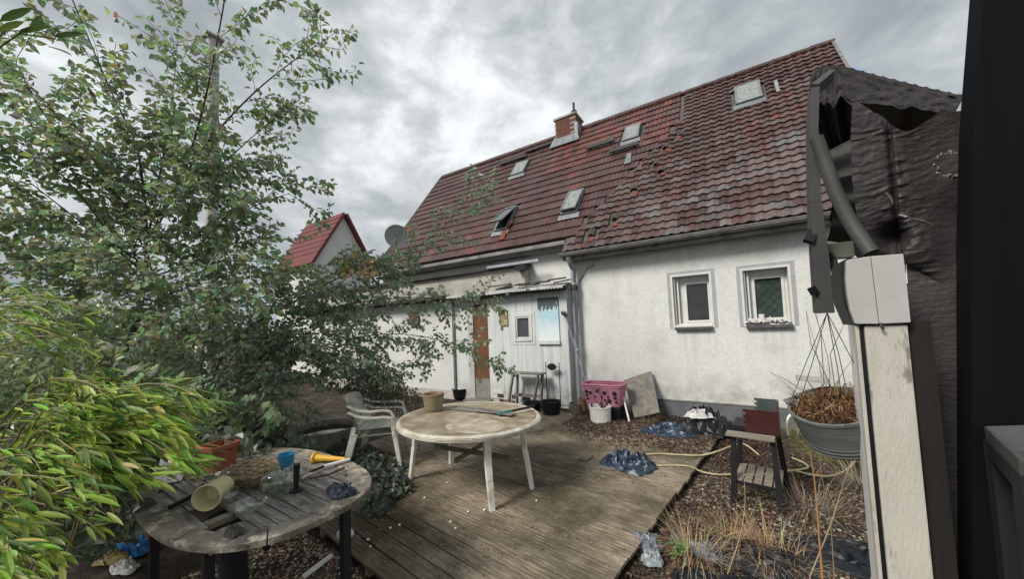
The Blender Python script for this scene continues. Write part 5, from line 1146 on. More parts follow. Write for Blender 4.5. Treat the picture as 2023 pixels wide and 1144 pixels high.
p = G(1157, 906, .0); b = MB(); b.box(-.06, .06, -.1, .1, .002, .016, Matrix.Translation(p) @ Matrix.Rotation(-.1, 4, 'Z')); single(b, 'dark_tile', MT['plate'], 'small dark square tile lying on the far deck', 'tile', bev=.002)
a_, c_ = G(1185, 924, .012), G(1225, 927, .012); b = MB(); b.bar(a_, c_, .09, .018, side=(0, 1, 0)); single(b, 'short_plank', MT['greywood'], 'short plank end poking out from under the blue tarp on the deck', 'plank')
b = MB(); b.tube([G(985, 905, .006), G(1000, 908, .006), G(1020, 902, .006)], .006, 5); single(b, 'dark_twig', MT['twig'], 'dark twig on the deck beneath the white table', 'twig')
# hose
hpts = [(1440, 882, .30), (1425, 890, .20), (1405, 896, .12), (1375, 899, .03), (1330, 899, .012), (1290, 897, .012), (1262, 899, .012), (1252, 904, .012)]
def smooth(pts, n=6):
    out = []
    for i in range(len(pts) - 1):
        p0, p1, p2, p3 = pts[max(i - 1, 0)], pts[i], pts[i + 1], pts[min(i + 2, len(pts) - 1)]
        for j in range(n):
            t = j / n; out.append(.5 * ((2 * p1) + (p2 - p0) * t + (2 * p0 - 5 * p1 + 4 * p2 - p3) * t * t + (3 * p1 - p0 - 3 * p2 + p3) * t ** 3))
    return out + [pts[-1]]
ho = thing('garden_hose', 'pale yellow garden hose looping from the deck tarp past the grill', 'hose', tuple(G(1290, 900, 0)))
b = MB(); b.tube(smooth([G(1258, 900, .014), G(1300, 897, .014), G(1340, 899, .014), G(1385, 900, .02), G(1418, 892, .06), G(1445, 882, .07), G(1470, 878, .05), G(1500, 900, -.02)]), .0095, 8); b.build('hose_loop', MT['hose'], ho, smooth=True)
b = MB(); b.tube(smooth([G(1285, 921, .014), G(1330, 920, .014), G(1362, 922, .014), G(1385, 932, -.03), G(1415, 938, -.05), G(1450, 938, -.06), G(1500, 939, -.06), G(1560, 930, -.06), G(1600, 938, -.06), G(1640, 941, -.05), G(1670, 930, -.04), G(1690, 908, -.02), G(1672, 895, 0.02)]), .0095, 8); b.build('hose_loop', MT['hose'], ho, smooth=True)
b = MB(); b.tube(smooth([G(1555, 932, -.05), G(1595, 925, -.05), G(1588, 915, -.04), G(1565, 905, -.04)]), .0095, 8); b.build('hose_loop', MT['hose'], ho, smooth=True)
b = MB(); b.tube(smooth([G(1558, 860, 0), onY(1556, 830, 6.1), onY(1566, 818, 6.15), onY(1580, 820, 6.2), onY(1580, 845, 6.1), G(1578, 862, 0)]), .016, 8); single(b, 'pale_pipe_bow', MT['whiteplastic'], 'pale bent pipe arching by the house plinth behind the hanging pot', 'pipe', smooth=True)
# grill stand
gs = thing('grill_stand', 'black legged barbecue stand with a dark red windshield', 'barbecue', (.08, 4.24, -.06), RAD(-6))
ZG = .62
for x0, y0, x1, y1 in ((-.20, -.25, -.17, -.22), (.16, -.25, .13, -.21), (.20, .24, .15, .2), (-.2, .22, -.16, .18)):
    b = MB(); b.bar(V(x0, y0, 0), V(x1, y1, ZG), .05, .045, side=(1, 0, 0), w2=.042); b.build('leg', MT['darkmetal'], gs, world=False, bev=.004)
for i in range(3): b = MB(); b.box(-.23, .15, -.30 + i * .052, -.30 + i * .052 + .046, ZG + .0, ZG + .018); b.build('top_slat', MT['wood'], gs, world=False, bev=.003)
b = MB(); b.box(-.2, .18, -.13, .22, ZG, ZG + .03); b.build('frame', MT['darkmetal'], gs, world=False)
b = MB(); b.box(-.19, .17, -.13, .21, ZG + .0302, ZG + .07); b.build('coal_tray', MT['darkmetal'], gs, world=False, bev=.006)
def notch(x0, x1, z0, z1, n=4):   # panel outline with a notched left edge
    o = [(x1, z0), (x1, z1)]
    for i in range(n): zz = z1 - (z1 - z0) * i / n; o += [(x0, zz), (x0, zz - (z1 - z0) * .5 / n), (x0 + .02, zz - (z1 - z0) * .6 / n), (x0 + .02, zz - (z1 - z0) * .95 / n)]
    return o + [(x0 + .02, z0)]
b = MB(); b.prism([V(x, -.137, z) for x, z in notch(-.09, .168, ZG + .02, ZG + .235)], (0, .006, 0)); b.build('windshield_front', MT['redmetal'], gs, world=False)
b = MB(); b.hexa([V(.168, -.137, ZG + .02), V(.181, -.137, ZG + .02), V(.181, .2, ZG + .02), V(.181 - .008, .2, ZG + .02), V(.168, -.137, ZG + .235), V(.181, -.137, ZG + .235), V(.181, .2, ZG + .285), V(.173, .2, ZG + .285)]); b.build('windshield_side', MT['redmetal'], gs, world=False)
b = MB(); b.prism([V(x, .195, z) for x, z in notch(-.02, .168, ZG + .15, ZG + .285, 3)], (0, .006, 0)); b.build('windshield_back', MT['greenmetal'], gs, world=False)
for i in range(5): b = MB(); b.box(-.185 + i * .075, -.185 + i * .075 + .062, -.24, .21, .20, .216); b.build('shelf_slat', MT['wood'], gs, world=False, bev=.003)
for y_ in (-.25, .2): b = MB(); b.box(-.2, .19, y_, y_ + .02, .17, .199); b.build('shelf_rail', MT['darkmetal'], gs, world=False)
# waste on the right window sill
p = V(.38, YF + .02, 1.545)
wp = thing('waste_paper', 'heap of crumpled white waste paper lying on the right window sill', 'waste paper', tuple(p))
for i in range(7):
    b = MB(); c_ = p + V(-.20 + i * .068, rn(-.07, .02), 0); s_ = rn(.06, .085)
    def pf(u, v): x, y = (u - .5) * 2, (v - .5) * 2; return c_ + V(x * s_ * 1.2, y * s_ * .7, .02 + .16 * abs(noise.noise(V(x * 1.5 + i * 3, y * 1.5, i))) * (1 - .6 * (x * x + y * y) / 2) + .035 * noise.noise(V(x * 4, y * 4, i)))
    b.grid(pf, 10, 8); b.build('crumpled_sheet', MT['paper'], wp)
b = MB(); b.lathe([(0, 0), (.04, 0), (.043, .13), (.0, .13)], 12, Matrix.Translation(V(.32, YF + .12, 1.575))); single(b, 'white_pot', MT['whiteplastic'], 'small white beaker standing against the right window pane', 'beaker', smooth=True)
# leaf litter, chips, debris as real small pieces
def scatter(name, m, n, region, zf, cols, smin, smax, flat=False, label=None, thick=.5):
    b = MB(); k_ = 0
    while k_ < n:
        x, y = region();  k_ += 1
        if x is None: continue
        b.cur = tuple(c * rn(.7, 1.2) for c in random.choice(cols)); s_ = rn(smin, smax); z = zf(x, y)
        q = Quaternion(V(rn(-1, 1), rn(-1, 1), rn(-1, 1)).normalized(), rn(0, .7 if flat else 6))
        R = Matrix.Rotation(rn(0, 6.28), 3, 'Z')
        if flat:
            pts = [V(-s_, 0, 0), V(0, -s_ * .55, s_ * .25), V(s_, 0, 0), V(0, s_ * .55, s_ * .25)]; pts = [V(x, y, z + s_ * .3) + q @ (R @ p_) for p_ in pts]; b.faces(pts, [(0, 1, 2), (0, 2, 3)])
        else:
            pts = [V(-s_, rn(-.3, .3) * s_, 0), V(0, -s_ * rn(.4, .8), 0), V(s_ * rn(.6, 1), 0, 0), V(0, s_ * rn(.4, .8), 0), V(rn(-.2, .2) * s_, 0, s_ * thick), V(0, 0, -s_ * .3)]
            pts = [V(x, y, z + s_ * .15) + (R @ (Quaternion(V(1, 0, 0), rn(-.4, .4)) @ p_)) for p_ in pts]; b.faces(pts, [(0, 1, 4), (1, 2, 4), (2, 3, 4), (3, 0, 4)])
    return tag(b.build(name, m), label, kind='stuff')
def bed():      # right of the deck
    u, v_ = rn(-1.13, .75), rn(1.2, 6.6); u = -1.12 + (u + 1.12) * 1.0; p = DU * u + DV * v_; return (p.x, p.y) if p.x < .85 else (None, None)
gl = lambda x, y: -.085 + gz(x, y)
BR = [(.07, .042, .03), (.045, .029, .021), (.10, .065, .042), (.032, .022, .017)]
scatter('bark_mulch', MT['chip'], 15000, bed, gl, BR * 3 + [(.34, .28, .2), (.2, .14, .09)], .006, .028, label='brown bark mulch and chips covering the bed')
def bed2():
    while True:
        x, y = bed()
        if x is not None and noise.noise(V(x * 1.1, y * 1.1, 8)) > -.15 and 2.0 < y < 5.4: return x, y
scatter('pale_chips', MT['chip'], 1900, bed2, gl, [(.34, .31, .25), (.28, .235, .17), (.38, .365, .32), (.22, .18, .13)], .008, .022, label='pale wood chips and gravel among the mulch')
def under(): return rn(-3.6, -1.35), rn(.3, 1.72)
def under2():
    x, y = under(); p = V(x, y, 0); u, v_ = duv(p); return (x, y) if v_ < 1.30 else (None, None)
scatter('gravel', MT['chip'], 7000, under2, gl, [(.36, .29, .22), (.5, .45, .38), (.2, .13, .09), (.12, .07, .05), (.27, .19, .13)], .008, .022, label='brown and beige gravel below the slatted table')
MUL = [(.058, .027, .021), (.04, .022, .017), (.08, .04, .028), (.033, .019, .015), (.12, .07, .042)]
def mul():
    x, y = rn(-2.6, .2), rn(4.4, 6.95); lim = 4.75 + .5 * noise.noise(V(x * 1.5, 0, 2)) + max(0, (-x - 1.9)) * .9
    return (x, y) if y > lim + rn(0, .5) else (None, None)
scatter('leaf_litter', MT['litter'], 16000, mul, lambda x, y: (.004 if duv(V(x, y, 0))[1] < DV1 and duv(V(x, y, 0))[0] < DU1 else -.07) + max(0, y - 5.4) * .02 * rn(.3, 1), MUL, .009, .024, True, 'dark red brown leaf litter drifted over the far deck')
def ondeck():
    u, v_ = rn(-4.6, DU1 - .03), rn(DV0 + .02, 5.2); p = DU * u + DV * v_; d_ = noise.noise(V(p.x * .8, p.y * .8, 4)); return (p.x, p.y) if d_ > -.05 or random.random() < .2 else (None, None)
scatter('bed_leaves', MT['litter'], 9000, bed, lambda x, y: gl(x, y) + .01, [(.06, .032, .023), (.038, .023, .017), (.085, .045, .03), (.15, .11, .075), (.10, .06, .04)], .007, .02, True, 'dry brown leaves lying over the bed')
scatter('deck_debris', MT['litter'], 5000, ondeck, lambda x, y: .003, [(.10, .05, .03), (.07, .045, .03), (.14, .10, .05), (.42, .37, .28), (.3, .25, .18)], .003, .012, True, 'small leaf crumbs strewn over the deck boards')
for i, (px, py) in enumerate(((883, 955), (810, 976), (789, 1039), (771, 1045), (839, 985), (890, 1033), (900, 1046), (727, 1068), (732, 1082), (957, 1009), (1060, 991), (925, 1013))):
    p = G(px, py, .003); b = MB(); s_ = rn(.009, .014); b.lathe([(0, 0), (s_, .003), (s_ * .8, .012), (0, .015)], 6, Matrix.Translation(p)); single(b, 'white_pebble', MT['whiteplastic'], 'tiny white pebble lying on the dark deck boards', 'pebble', 'white pebbles strewn on the deck', loc=tuple(p))
# ================================================================= PLANTS
random.seed(11)
GREENS = [(.26, .36, .15), (.225, .325, .16), (.30, .40, .155), (.205, .29, .155), (.35, .43, .17)]
DARKG = [(.23, .32, .20), (.27, .36, .215), (.31, .39, .235), (.23, .31, .21)]
def leaf(b, p, d, n, L, w, fold=.25):
    """ovate pointed leaf, folded along its midrib"""
    d = d.normalized(); s = d.cross(n)
    if s.length < 1e-3: s = d.orthogonal()
    s.normalize(); n = s.cross(d); f = n * (fold * w)
    b.faces([p, p + d * L * .3 + s * w * .5 + f, p + d * L * .62 + s * w * .38 + f * .8, p + d * L - n * L * .08, p + d * L * .62 - s * w * .38 + f * .8, p + d * L * .3 - s * w * .5 + f], [(0, 1, 2, 3), (0, 3, 4, 5)])
def rdir(): 
    while True:
        v = V(rn(-1, 1), rn(-1, 1), rn(-1, 1))
        if .05 < v.length < 1: return v.normalized()
def cat_(pts, n=5): return smooth(pts, n)
def grow(lb, wb, path, r0, r1, cols, nb=14, bl=(.35, .8), ls=(.05, .075), start=.25, droop=.35, sub=4.2, gap=.034, tipcol=None, up=.25, dens=0.95):
    """stem along path with side shoots carrying leaves; lb leaves, wb wood"""
    P = cat_(path); n = len(P); wb.tube(P, [r0 + (r1 - r0) * i / (n - 1) for i in range(n)], 7)
    def shoot(p, d, L, depth):
        k = max(3, int(L / .07)); q = p.copy(); pts = [q.copy()]; side = 1; step = L / k
        for i in range(k):
            d = (d + rdir() * .16 - V(0, 0, droop * .12 * (i / k)) + V(0, 0, up * .05)).normalized(); q = q + d * step; pts.append(q.copy())
            if depth < 2 and random.random() < .4 * sub / 3 and i > 0: shoot(q, (d + rdir() * .9).normalized(), L * rn(.3, .55), depth + 1)
            m_ = max(1, round(step / gap))
            for j in range(m_):
                side = -side; pp = q - d * step * (j / m_); s = d.cross(V(0, 0, 1)); s = s.normalized() if s.length > .1 else V(1, 0, 0)
                ld = (d * .5 + s * side * rn(.5, 1) + V(0, 0, rn(-1.1, .1)) + rdir() * .35).normalized(); L_ = rn(*ls)
                lb.cur = tuple(c * rn(.75, 1.3) for c in random.choice(cols if not tipcol or random.random() > .003 else tipcol))
                pp2 = pp + ld * L_ * .3; leaf(lb, pp2, ld, (V(-.1, -.25, .45) + rdir() * .8).normalized(), L_, L_ * rn(.6, .78))
        wb.tube(pts, [.0042 * (1 if depth == 0 else .6)] + [.0028] * (len(pts) - 2) + [.001], 4, cap=False)
    tot = int(nb * dens)
    for i in range(tot):
        t = start + (1 - start) * (i + rn(0, 1)) / tot; j = min(int(t * (n - 1)), n - 2); p = P[j].lerp(P[j + 1], t * (n - 1) - j); d = (P[j + 1] - P[j]).normalized()
        s = d.cross(rdir()).normalized(); L = rn(*bl) * (1.15 - .6 * t); shoot(p, (d * rn(.5, .9) + s * rn(.5, 1)).normalized(), L, 0)
    shoot(P[-1], (P[-1] - P[-2]).normalized(), bl[0] * .6, 0)
def A3(l): return [at(*q) for q in l]
AUT = [(.5, .32, .06), (.45, .2, .12), (.4, .3, .08)]
# --- young poplar tree
tr = thing('poplar_tree', 'tall young tree with loose pointed leaves and several stems on the left', 'tree', tuple(G(230, 1000, -.05)))
base = at(236, 790, 4.3); tr.location = (base.x, base.y, -.05)
lb, wb, kb = MB(), MB(), MB()
kb.tube(cat_([V(base.x, base.y, -.1)] + A3([(236, 790, 4.3), (250, 705, 4.3), (268, 635, 4.3), (285, 560, 4.25), (292, 480, 4.2)])), [.042 - .0008 * i for i in range(26)], 10)
stems = [
 ([(292, 480, 4.2), (330, 400, 4.1), (365, 330, 4.0), (402, 210, 3.9), (440, 20, 3.75), (455, -90, 3.7)], .017, .004, 20),
 ([(300, 470, 4.2), (350, 370, 4.15), (420, 270, 4.1), (505, 180, 4.1), (590, 112, 4.1), (640, 80, 4.1)], .016, .002, 20),
 ([(292, 480, 4.2), (284, 380, 4.1), (268, 285, 4.0), (215, 170, 3.8), (150, 15, 3.6), (120, -60, 3.5)], .014, .003, 17),
 ([(292, 470, 4.2), (310, 380, 4.25), (330, 260, 4.3), (345, 150, 4.3), (352, 60, 4.3)], .011, .002, 13),
 ([(297, 500, 4.2), (350, 480, 4.25), (430, 440, 4.3), (520, 400, 4.3), (600, 372, 4.3)], .011, .002, 11),
 ([(288, 540, 4.25), (200, 470, 4.1), (110, 400, 3.9), (20, 330, 3.7)], .012, .003, 15),
 ([(280, 590, 4.3), (180, 560, 4.2), (80, 545, 4.1), (-20, 540, 4.0)], .010, .003, 14),
 ([(288, 550, 4.3), (380, 525, 4.4), (480, 515, 4.5), (590, 530, 4.6), (690, 545, 4.7)], .011, .002, 15),
 ([(285, 450, 4.1), (180, 330, 3.9), (90, 230, 3.7), (30, 120, 3.6)], .011, .003, 13),
 ([(280, 520, 4.2), (150, 440, 4.0), (40, 440, 3.9)], .010, .003, 12),
 ([(330, 400, 4.1), (430, 330, 4.1), (510, 260, 4.1), (565, 215, 4.1)], .009, .002, 10),
 ([(268, 640, 4.3), (180, 640, 4.3), (90, 660, 4.3)], .009, .003, 9),
 ([(280, 560, 4.25), (170, 400, 3.9), (70, 300, 3.7), (-30, 250, 3.6)], .010, .003, 16),
 ([(288, 500, 4.2), (230, 380, 4.3), (150, 270, 4.2), (60, 170, 4.1)], .010, .003, 15),
 ([(295, 490, 4.2), (400, 400, 4.3), (480, 330, 4.35)], .009, .003, 10),
 ([(284, 570, 4.25), (350, 560, 4.1), (430, 570, 4.0), (520, 560, 4.0)], .009, .003, 12),
 ([(272, 640, 4.25), (320, 590, 4.0), (400, 560, 3.9), (480, 560, 3.9)], .009, .003, 13),
 ([(268, 650, 4.25), (230, 590, 3.9), (190, 560, 3.8), (120, 570, 3.8)], .008, .003, 12),
 ([(262, 670, 4.25), (300, 640, 3.9), (340, 650, 3.8), (400, 660, 3.8)], .008, .003, 12),
 ([(258, 690, 4.25), (200, 660, 3.9), (130, 650, 3.8), (60, 670, 3.8)], .008, .003, 11),
 ([(285, 540, 4.2), (265, 500, 3.95), (280, 450, 3.85), (300, 400, 3.85)], .008, .003, 10),
 ([(280, 590, 4.3), (210, 520, 4.5), (120, 500, 4.6), (30, 480, 4.6)], .009, .003, 14),
]
for pth, r0, r1, nb_ in stems: grow(lb, wb, A3(pth), r0, r1, GREENS + DARKG[2:], nb_, (.38, .85), (.06, .09), tipcol=AUT, start=.12)
kb.build('trunk', MT['bark'], tr, smooth=True); wb.build('branches', MT['twig'], tr, smooth=True, kind='stuff'); lb.build('crown', MT['leaf'], tr, kind='stuff')
nl1 = len(lb.f) // 2
# --- low spreading shrub towards the shed
sh = thing('spreading_shrub', 'wide bluish green shrub arching to the right in front of the shed', 'shrub'); base = at(405, 800, 4.7); sh.location = (base.x, base.y, -.05)
lb, wb = MB(), MB(); c0 = (405, 800, 4.7)
sst = [
 ([c0, (440, 705, 4.7), (510, 635, 4.75), (600, 585, 4.9), (700, 535, 5.0), (800, 500, 5.1), (885, 440, 5.2), (950, 360, 5.25)], .016, .002, 26),
 ([c0, (480, 715, 4.7), (560, 650, 4.8), (660, 610, 4.9), (770, 590, 5.0), (880, 590, 5.1), (965, 600, 5.2)], .014, .002, 24),
 ([c0, (500, 750, 4.6), (590, 700, 4.7), (690, 670, 4.8), (790, 660, 4.9), (890, 678, 5.0), (985, 718, 5.0)], .013, .002, 22),
 ([c0, (450, 720, 4.8), (540, 610, 4.9), (640, 550, 5.0), (720, 515, 5.1), (800, 520, 5.2)], .012, .002, 18),
 ([c0, (400, 700, 4.8), (430, 600, 4.9), (470, 530, 5.0)], .011, .003, 13),
 ([c0, (510, 770, 4.6), (600, 745, 4.6), (700, 725, 4.7), (790, 735, 4.8)], .011, .002, 15),
 ([c0, (470, 740, 4.5), (540, 690, 4.4), (620, 660, 4.4), (700, 650, 4.5)], .011, .003, 15),
 ([c0, (430, 770, 4.5), (480, 740, 4.4), (540, 740, 4.3)], .009, .003, 9),
 ([c0, (370, 730, 4.7), (350, 650, 4.8), (340, 580, 4.9)], .010, .003, 11),
 ([c0, (540, 790, 4.8), (660, 770, 5.0), (740, 770, 5.1)], .008, .002, 10),
]
for i, (pth, r0, r1, nb_) in enumerate(sst): grow(lb, wb, A3(pth), r0, r1, DARKG + GREENS[1:2], nb_, (.3, .66), (.055, .08), start=.15, droop=.8, up=0, tipcol=AUT, dens=2.0)
wb.build('branches', MT['bark'], sh, smooth=True, kind='stuff'); lb.build('foliage', MT['leaf'], sh, kind='stuff')
nl2 = len(lb.f) // 2
# two climbing twigs by the shed door and the autumn leaves in the shrub
lb, wb = MB(), MB(); cl = thing('climbing_shrub', 'thin climbing shrub growing up beside the brown shed door', 'shrub'); base = G(905, 775, 0); cl.location = (base.x, base.y, 0)
tq = depth(base)
for pth in ([(898, 775, tq), (908, 735, tq), (893, 690, tq), (900, 640, tq), (880, 600, tq + .1), (860, 575, tq + .1)], [(908, 735, tq), (940, 705, tq - .4), (975, 712, tq - .5), (1000, 722, tq - .5)], [(893, 660, tq), (930, 605, tq - .1), (970, 596, tq - .2), (1000, 600, tq - .2)]): grow(lb, wb, A3(pth), .022 if pth[0][0] == 898 else .006, .004, GREENS[:3] + DARKG, 16, (.25, .5), (.055, .075), start=.2, dens=2.2)
wb.build('branches', MT['bark'], cl, smooth=True, kind='stuff'); lb.build('foliage', MT['leaf'], cl, kind='stuff')
lb = MB(); wb = MB(); ap = sh
for i in range(46):
    p = at(rn(672, 742), rn(510, 548), rn(4.5, 4.65)); lb.cur = random.choice([(.55, .38, .08), (.5, .27, .17), (.55, .33, .1), (.42, .36, .1)]); leaf(lb, p, (rdir() + V(0, 0, -.5)).normalized(), (V(.4, -.6, 1) + rdir() * .4).normalized(), rn(.06, .09), rn(.05, .065))
wb.tube(A3([(650, 585, 4.75), (690, 545, 4.58), (740, 520, 4.58)]), .004, 5); lb.build('autumn_leaves', MT['leaf'], ap, kind='stuff', label='small spray of yellow and pink autumn leaves'); wb.build('branch', MT['twig'], ap)
# --- hedge and undergrowth behind the tree
def mass(name, label, cat, blobs, cols, ls, mt='leaf', asp=.7, kind=None, low=None):
    lb, wb = MB(), MB(); t = thing(name, label, cat); c = at(blobs[0][0], blobs[0][1], blobs[0][4]) if not low else G(blobs[0][0], blobs[0][1], 0); t.location = (c.x, c.y, -.05)
    for px, py, rx, ry, tt, dt, n_ in blobs:
        for i in range(n_):
            a, r = rn(0, 6.28), math.sqrt(random.random()); p = at(px + rx * r * cos(a), py + ry * r * sin(a), tt + rn(-dt, dt))
            if low: p = G(px + rx * r * cos(a), py + ry * r * sin(a), 0); p.z = rn(0, low) * (1 - r * r) + .01
            if p.z < -.04: p.z = rn(-.05, .1)
            if i % 9 == 0: d_ = V(rn(-.3, .3), rn(-.3, .3), -1).normalized(); wb.tube([p, p + d_ * rn(.15, .35)], [.002, .003], 4, cap=False)
            lb.cur = tuple(c_ * rn(.7, 1.3) for c_ in random.choice(cols)); L_ = rn(*ls); leaf(lb, p, (rdir() + V(0, 0, -.35)).normalized(), (V(.2, -.5, 1) + rdir() * .7).normalized(), L_, L_ * asp)
    lb.build('foliage', MT[mt], t, kind='stuff'); wb.build('twigs', MT['twig'], t, kind='stuff'); return t
mass('hedge', 'dark dense hedge closing the yard behind the tree trunk', 'hedge', [(120, 680, 230, 80, 6.0, .7, 2600), (260, 690, 130, 70, 6.4, .7, 1200), (80, 760, 200, 80, 5.0, .8, 2200), (250, 750, 150, 60, 5.4, .7, 1300)], [(.19, .25, .11), (.24, .30, .125), (.16, .22, .105), (.27, .32, .13)], (.07, .11))
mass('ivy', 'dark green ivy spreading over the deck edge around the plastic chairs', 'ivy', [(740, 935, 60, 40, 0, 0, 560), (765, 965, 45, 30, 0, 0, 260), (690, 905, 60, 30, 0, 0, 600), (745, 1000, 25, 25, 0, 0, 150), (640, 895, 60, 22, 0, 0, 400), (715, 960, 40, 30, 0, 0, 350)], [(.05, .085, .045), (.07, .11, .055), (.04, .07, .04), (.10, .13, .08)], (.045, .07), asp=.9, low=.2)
mass('grey_bush', 'grey green fine leaved bush left of the flower pot', 'bush', [(740, 760, 60, 38, 5.2, .4, 1500), (790, 785, 45, 22, 5.2, .3, 600), (720, 720, 50, 40, 5.3, .3, 800)], [(.17, .18, .105), (.13, .15, .085), (.2, .19, .12)], (.03, .05), asp=.5)
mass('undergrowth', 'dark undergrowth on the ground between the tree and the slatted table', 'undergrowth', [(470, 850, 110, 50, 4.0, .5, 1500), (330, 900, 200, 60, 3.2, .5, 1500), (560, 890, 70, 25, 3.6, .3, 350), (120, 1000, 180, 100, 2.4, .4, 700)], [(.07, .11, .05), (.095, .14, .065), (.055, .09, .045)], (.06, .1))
# --- lobed-leaf vines
def lobed(b, p, d, n, L):
    d = d.normalized(); s = d.cross(n).normalized(); n = s.cross(d)
    o = [(0, 0), (.12, -.42), (.38, -.5), (.42, -.30), (.72, -.42), (.70, -.18), (1, 0), (.70, .18), (.72, .42), (.42, .30), (.38, .5), (.12, .42)]
    P = [p + d * L * x + s * L * y + n * L * (.22 * abs(y) - .1 * x * x) for x, y in o]; m_ = len(b.v); b.v += [tuple(q) for q in P]
    for i in range(1, len(P) - 1):
        b.f.append((m_, m_ + i, m_ + i + 1)); b.c.append(b.cur)
for nm, lab, blobs, n_ in (('grape_vine', 'pale green lobed vine leaves above the bamboo clump', [(310, 745, 70, 30, 3.0, .15), (385, 770, 60, 30, 3.0, .15)], 80), ('wild_vine', 'lobed grey green vine leaves hanging left of the round tub', [(500, 825, 55, 45, 3.3, .2), (450, 800, 45, 35, 3.4, .2)], 90)):
    lb, wb = MB(), MB(); t = thing(nm, lab, 'vine'); c = at(*blobs[0][:2], blobs[0][4]); t.location = (c.x, c.y, 0); prev = None
    me_src = []
    for px, py, rx, ry, tt, dt in blobs:
        for i in range(n_ // 2):
            a, r = rn(0, 6.28), math.sqrt(random.random()); p = at(px + rx * r * cos(a), py + ry * r * sin(a), tt + rn(-dt, dt)); q = MB(); q.cur = tuple(c_ * rn(.8, 1.2) for c_ in random.choice([(.18, .27, .13), (.22, .31, .155), (.14, .21, .11)]))
            lobed(q, p, (V(rn(-1, 1), rn(-1, .2), -.4)).normalized(), (V(.1, -.7, .8) + rdir() * .4).normalized(), rn(.075, .12)); q.build('vine_leaf', MT['vleaf'], t)
            if i % 2 == 0: wb.tube([p, p + V(rn(-.1, .1), .1, -.25)], .002, 4, cap=False)
    wb.build('tendrils', MT['twig'], t, kind='stuff')
# --- bamboo
BL = [(.34, .48, .07), (.27, .41, .06), (.40, .54, .09), (.2, .32, .055), (.46, .54, .15), (.12, .21, .05), (.09, .16, .04), (.3, .44, .06)]
def blade(b, p, d, L, w):
    d = d.normalized(); s = d.cross(V(0, 0, 1) + rdir() * .5)
    if s.length < .1: s = d.orthogonal()
    s.normalize(); n = s.cross(d); pts = []
    for t, k in ((0, .15), (.2, .85), (.5, 1), (.8, .6)):
        c = p + d * L * t - V(0, 0, 1) * L * .08 * t * t; pts += [c - s * w * k * .5 + n * w * .12, c, c + s * w * k * .5 + n * w * .12]
    pts.append(p + d * L - V(0, 0, 1) * L * .085)
    f = []
    for i in range(3): f += [(3 * i, 3 * i + 1, 3 * i + 4, 3 * i + 3), (3 * i + 1, 3 * i + 2, 3 * i + 5, 3 * i + 4)]
    f += [(9, 10, 12), (10, 11, 12)]; b.faces(pts, f)
def bamboo(name, label, arcs, nl, ls, base, parts=300):
    t = thing(name, label, 'bamboo', base); wb = MB(); leaves = []
    for path, cnt in arcs:
        P = cat_([at(*q) for q in path], 5); n_ = len(P); wb.tube(P, [.006 - .0045 * i / (n_ - 1) for i in range(n_)], 5, cap=False)
        for i in range(cnt):
            s_ = (.25 + .75 * random.random() ** .8) * (n_ - 1); j = min(int(s_), n_ - 2); p = P[j].lerp(P[j + 1], s_ - j) + rdir() * rn(0, .07); d = (P[j + 1] - P[j]).normalized()
            dd = (d * .7 + RT * rn(.3, 1.1) + V(0, 0, rn(-.5, .25)) + rdir() * .45).normalized(); leaves.append((p, dd, rn(*ls), random.choice(BL)))
            if random.random() < .15: wb.tube([P[j], p], .0015, 4, cap=False)
    leaves.sort(key=lambda l: depth(l[0])); vis = []
    lb = MB()
    for i, (p, d, L, c) in enumerate(leaves):
        q = lb if i >= parts else MB(); q.cur = tuple(k * rn(.75, 1.2) for k in c); blade(q, p, d, L, L * rn(.125, .185))
        if i < parts: q.build('bamboo_leaf', MT['bleaf'], t)
    wb.build('culms', MT['culm'], t, smooth=True, kind='stuff'); lb.build('foliage', MT['bleaf'], t, kind='stuff')
random.seed(77)
arcs = []
for i in range(54):
    sx, sy = rn(-160, 120), rn(930, 1230); ex, ey = rn(120, 430), 0; f = (ex - 120) / 310; ey = rn(775 + 20 * f, 985 - 100 * f * f) ; tt = rn(1.55, 2.25)
    if ex > 330: ey = rn(795, 900)
    arcs.append(([(sx, sy, tt + .25), (sx + (ex - sx) * .4, min(sy, ey) - rn(20, 90) + (sy - ey) * .25, tt + .1), (sx + (ex - sx) * .75, ey - rn(10, 45), tt), (ex, ey + rn(0, 25), tt - .05)], 44))
for i in range(16):
    sy = rn(960, 1150); tt = rn(1.3, 1.7); ey = sy - rn(-30, 60); ex = rn(40, 210) if sy < 1030 else rn(10, 110); arcs.append(([(-140, sy, tt + .1), (-40, sy - 40, tt), (ex * .6, ey - 20, tt), (ex, ey + 20, tt - .05)], 16))
bamboo('bamboo', 'bright yellow green bamboo clump bulging over the slatted table', arcs, 0, (.085, .14), tuple(at(-80, 1150, 2.0).xy) + (-.05,))
arcs = []
for i in range(11):
    sy = rn(610, 740); tt = rn(1.6, 2.2); ex = rn(30, 190); ey = sy + rn(-40, 40); ey = min(ey, 705 - abs(ex - 90) * .2); arcs.append(([(-200, sy + 60, tt + .2), (-80, sy - 10, tt + .1), (ex * .5, ey - 25, tt), (ex, ey, tt)], 18))
bamboo('bamboo', 'feathery bamboo branch tips reaching in from the left edge at mid height', arcs, 0, (.08, .13), tuple(at(-200, 800, 2.0).xy) + (-.05,), 120)
arcs = [([(-160, 150, 1.2), (-60, 70, 1.15), (30, 45, 1.1), (120, 90, 1.1)], 6), ([(-150, 200, 1.2), (-50, 120, 1.15), (60, 80, 1.1), (150, 110, 1.1)], 6)]
random.seed(14)
bt = thing('bamboo', 'few large bamboo leaves hanging in the top left corner', 'bamboo', tuple(at(-200, 300, 1.5).xy) + (-.05,))
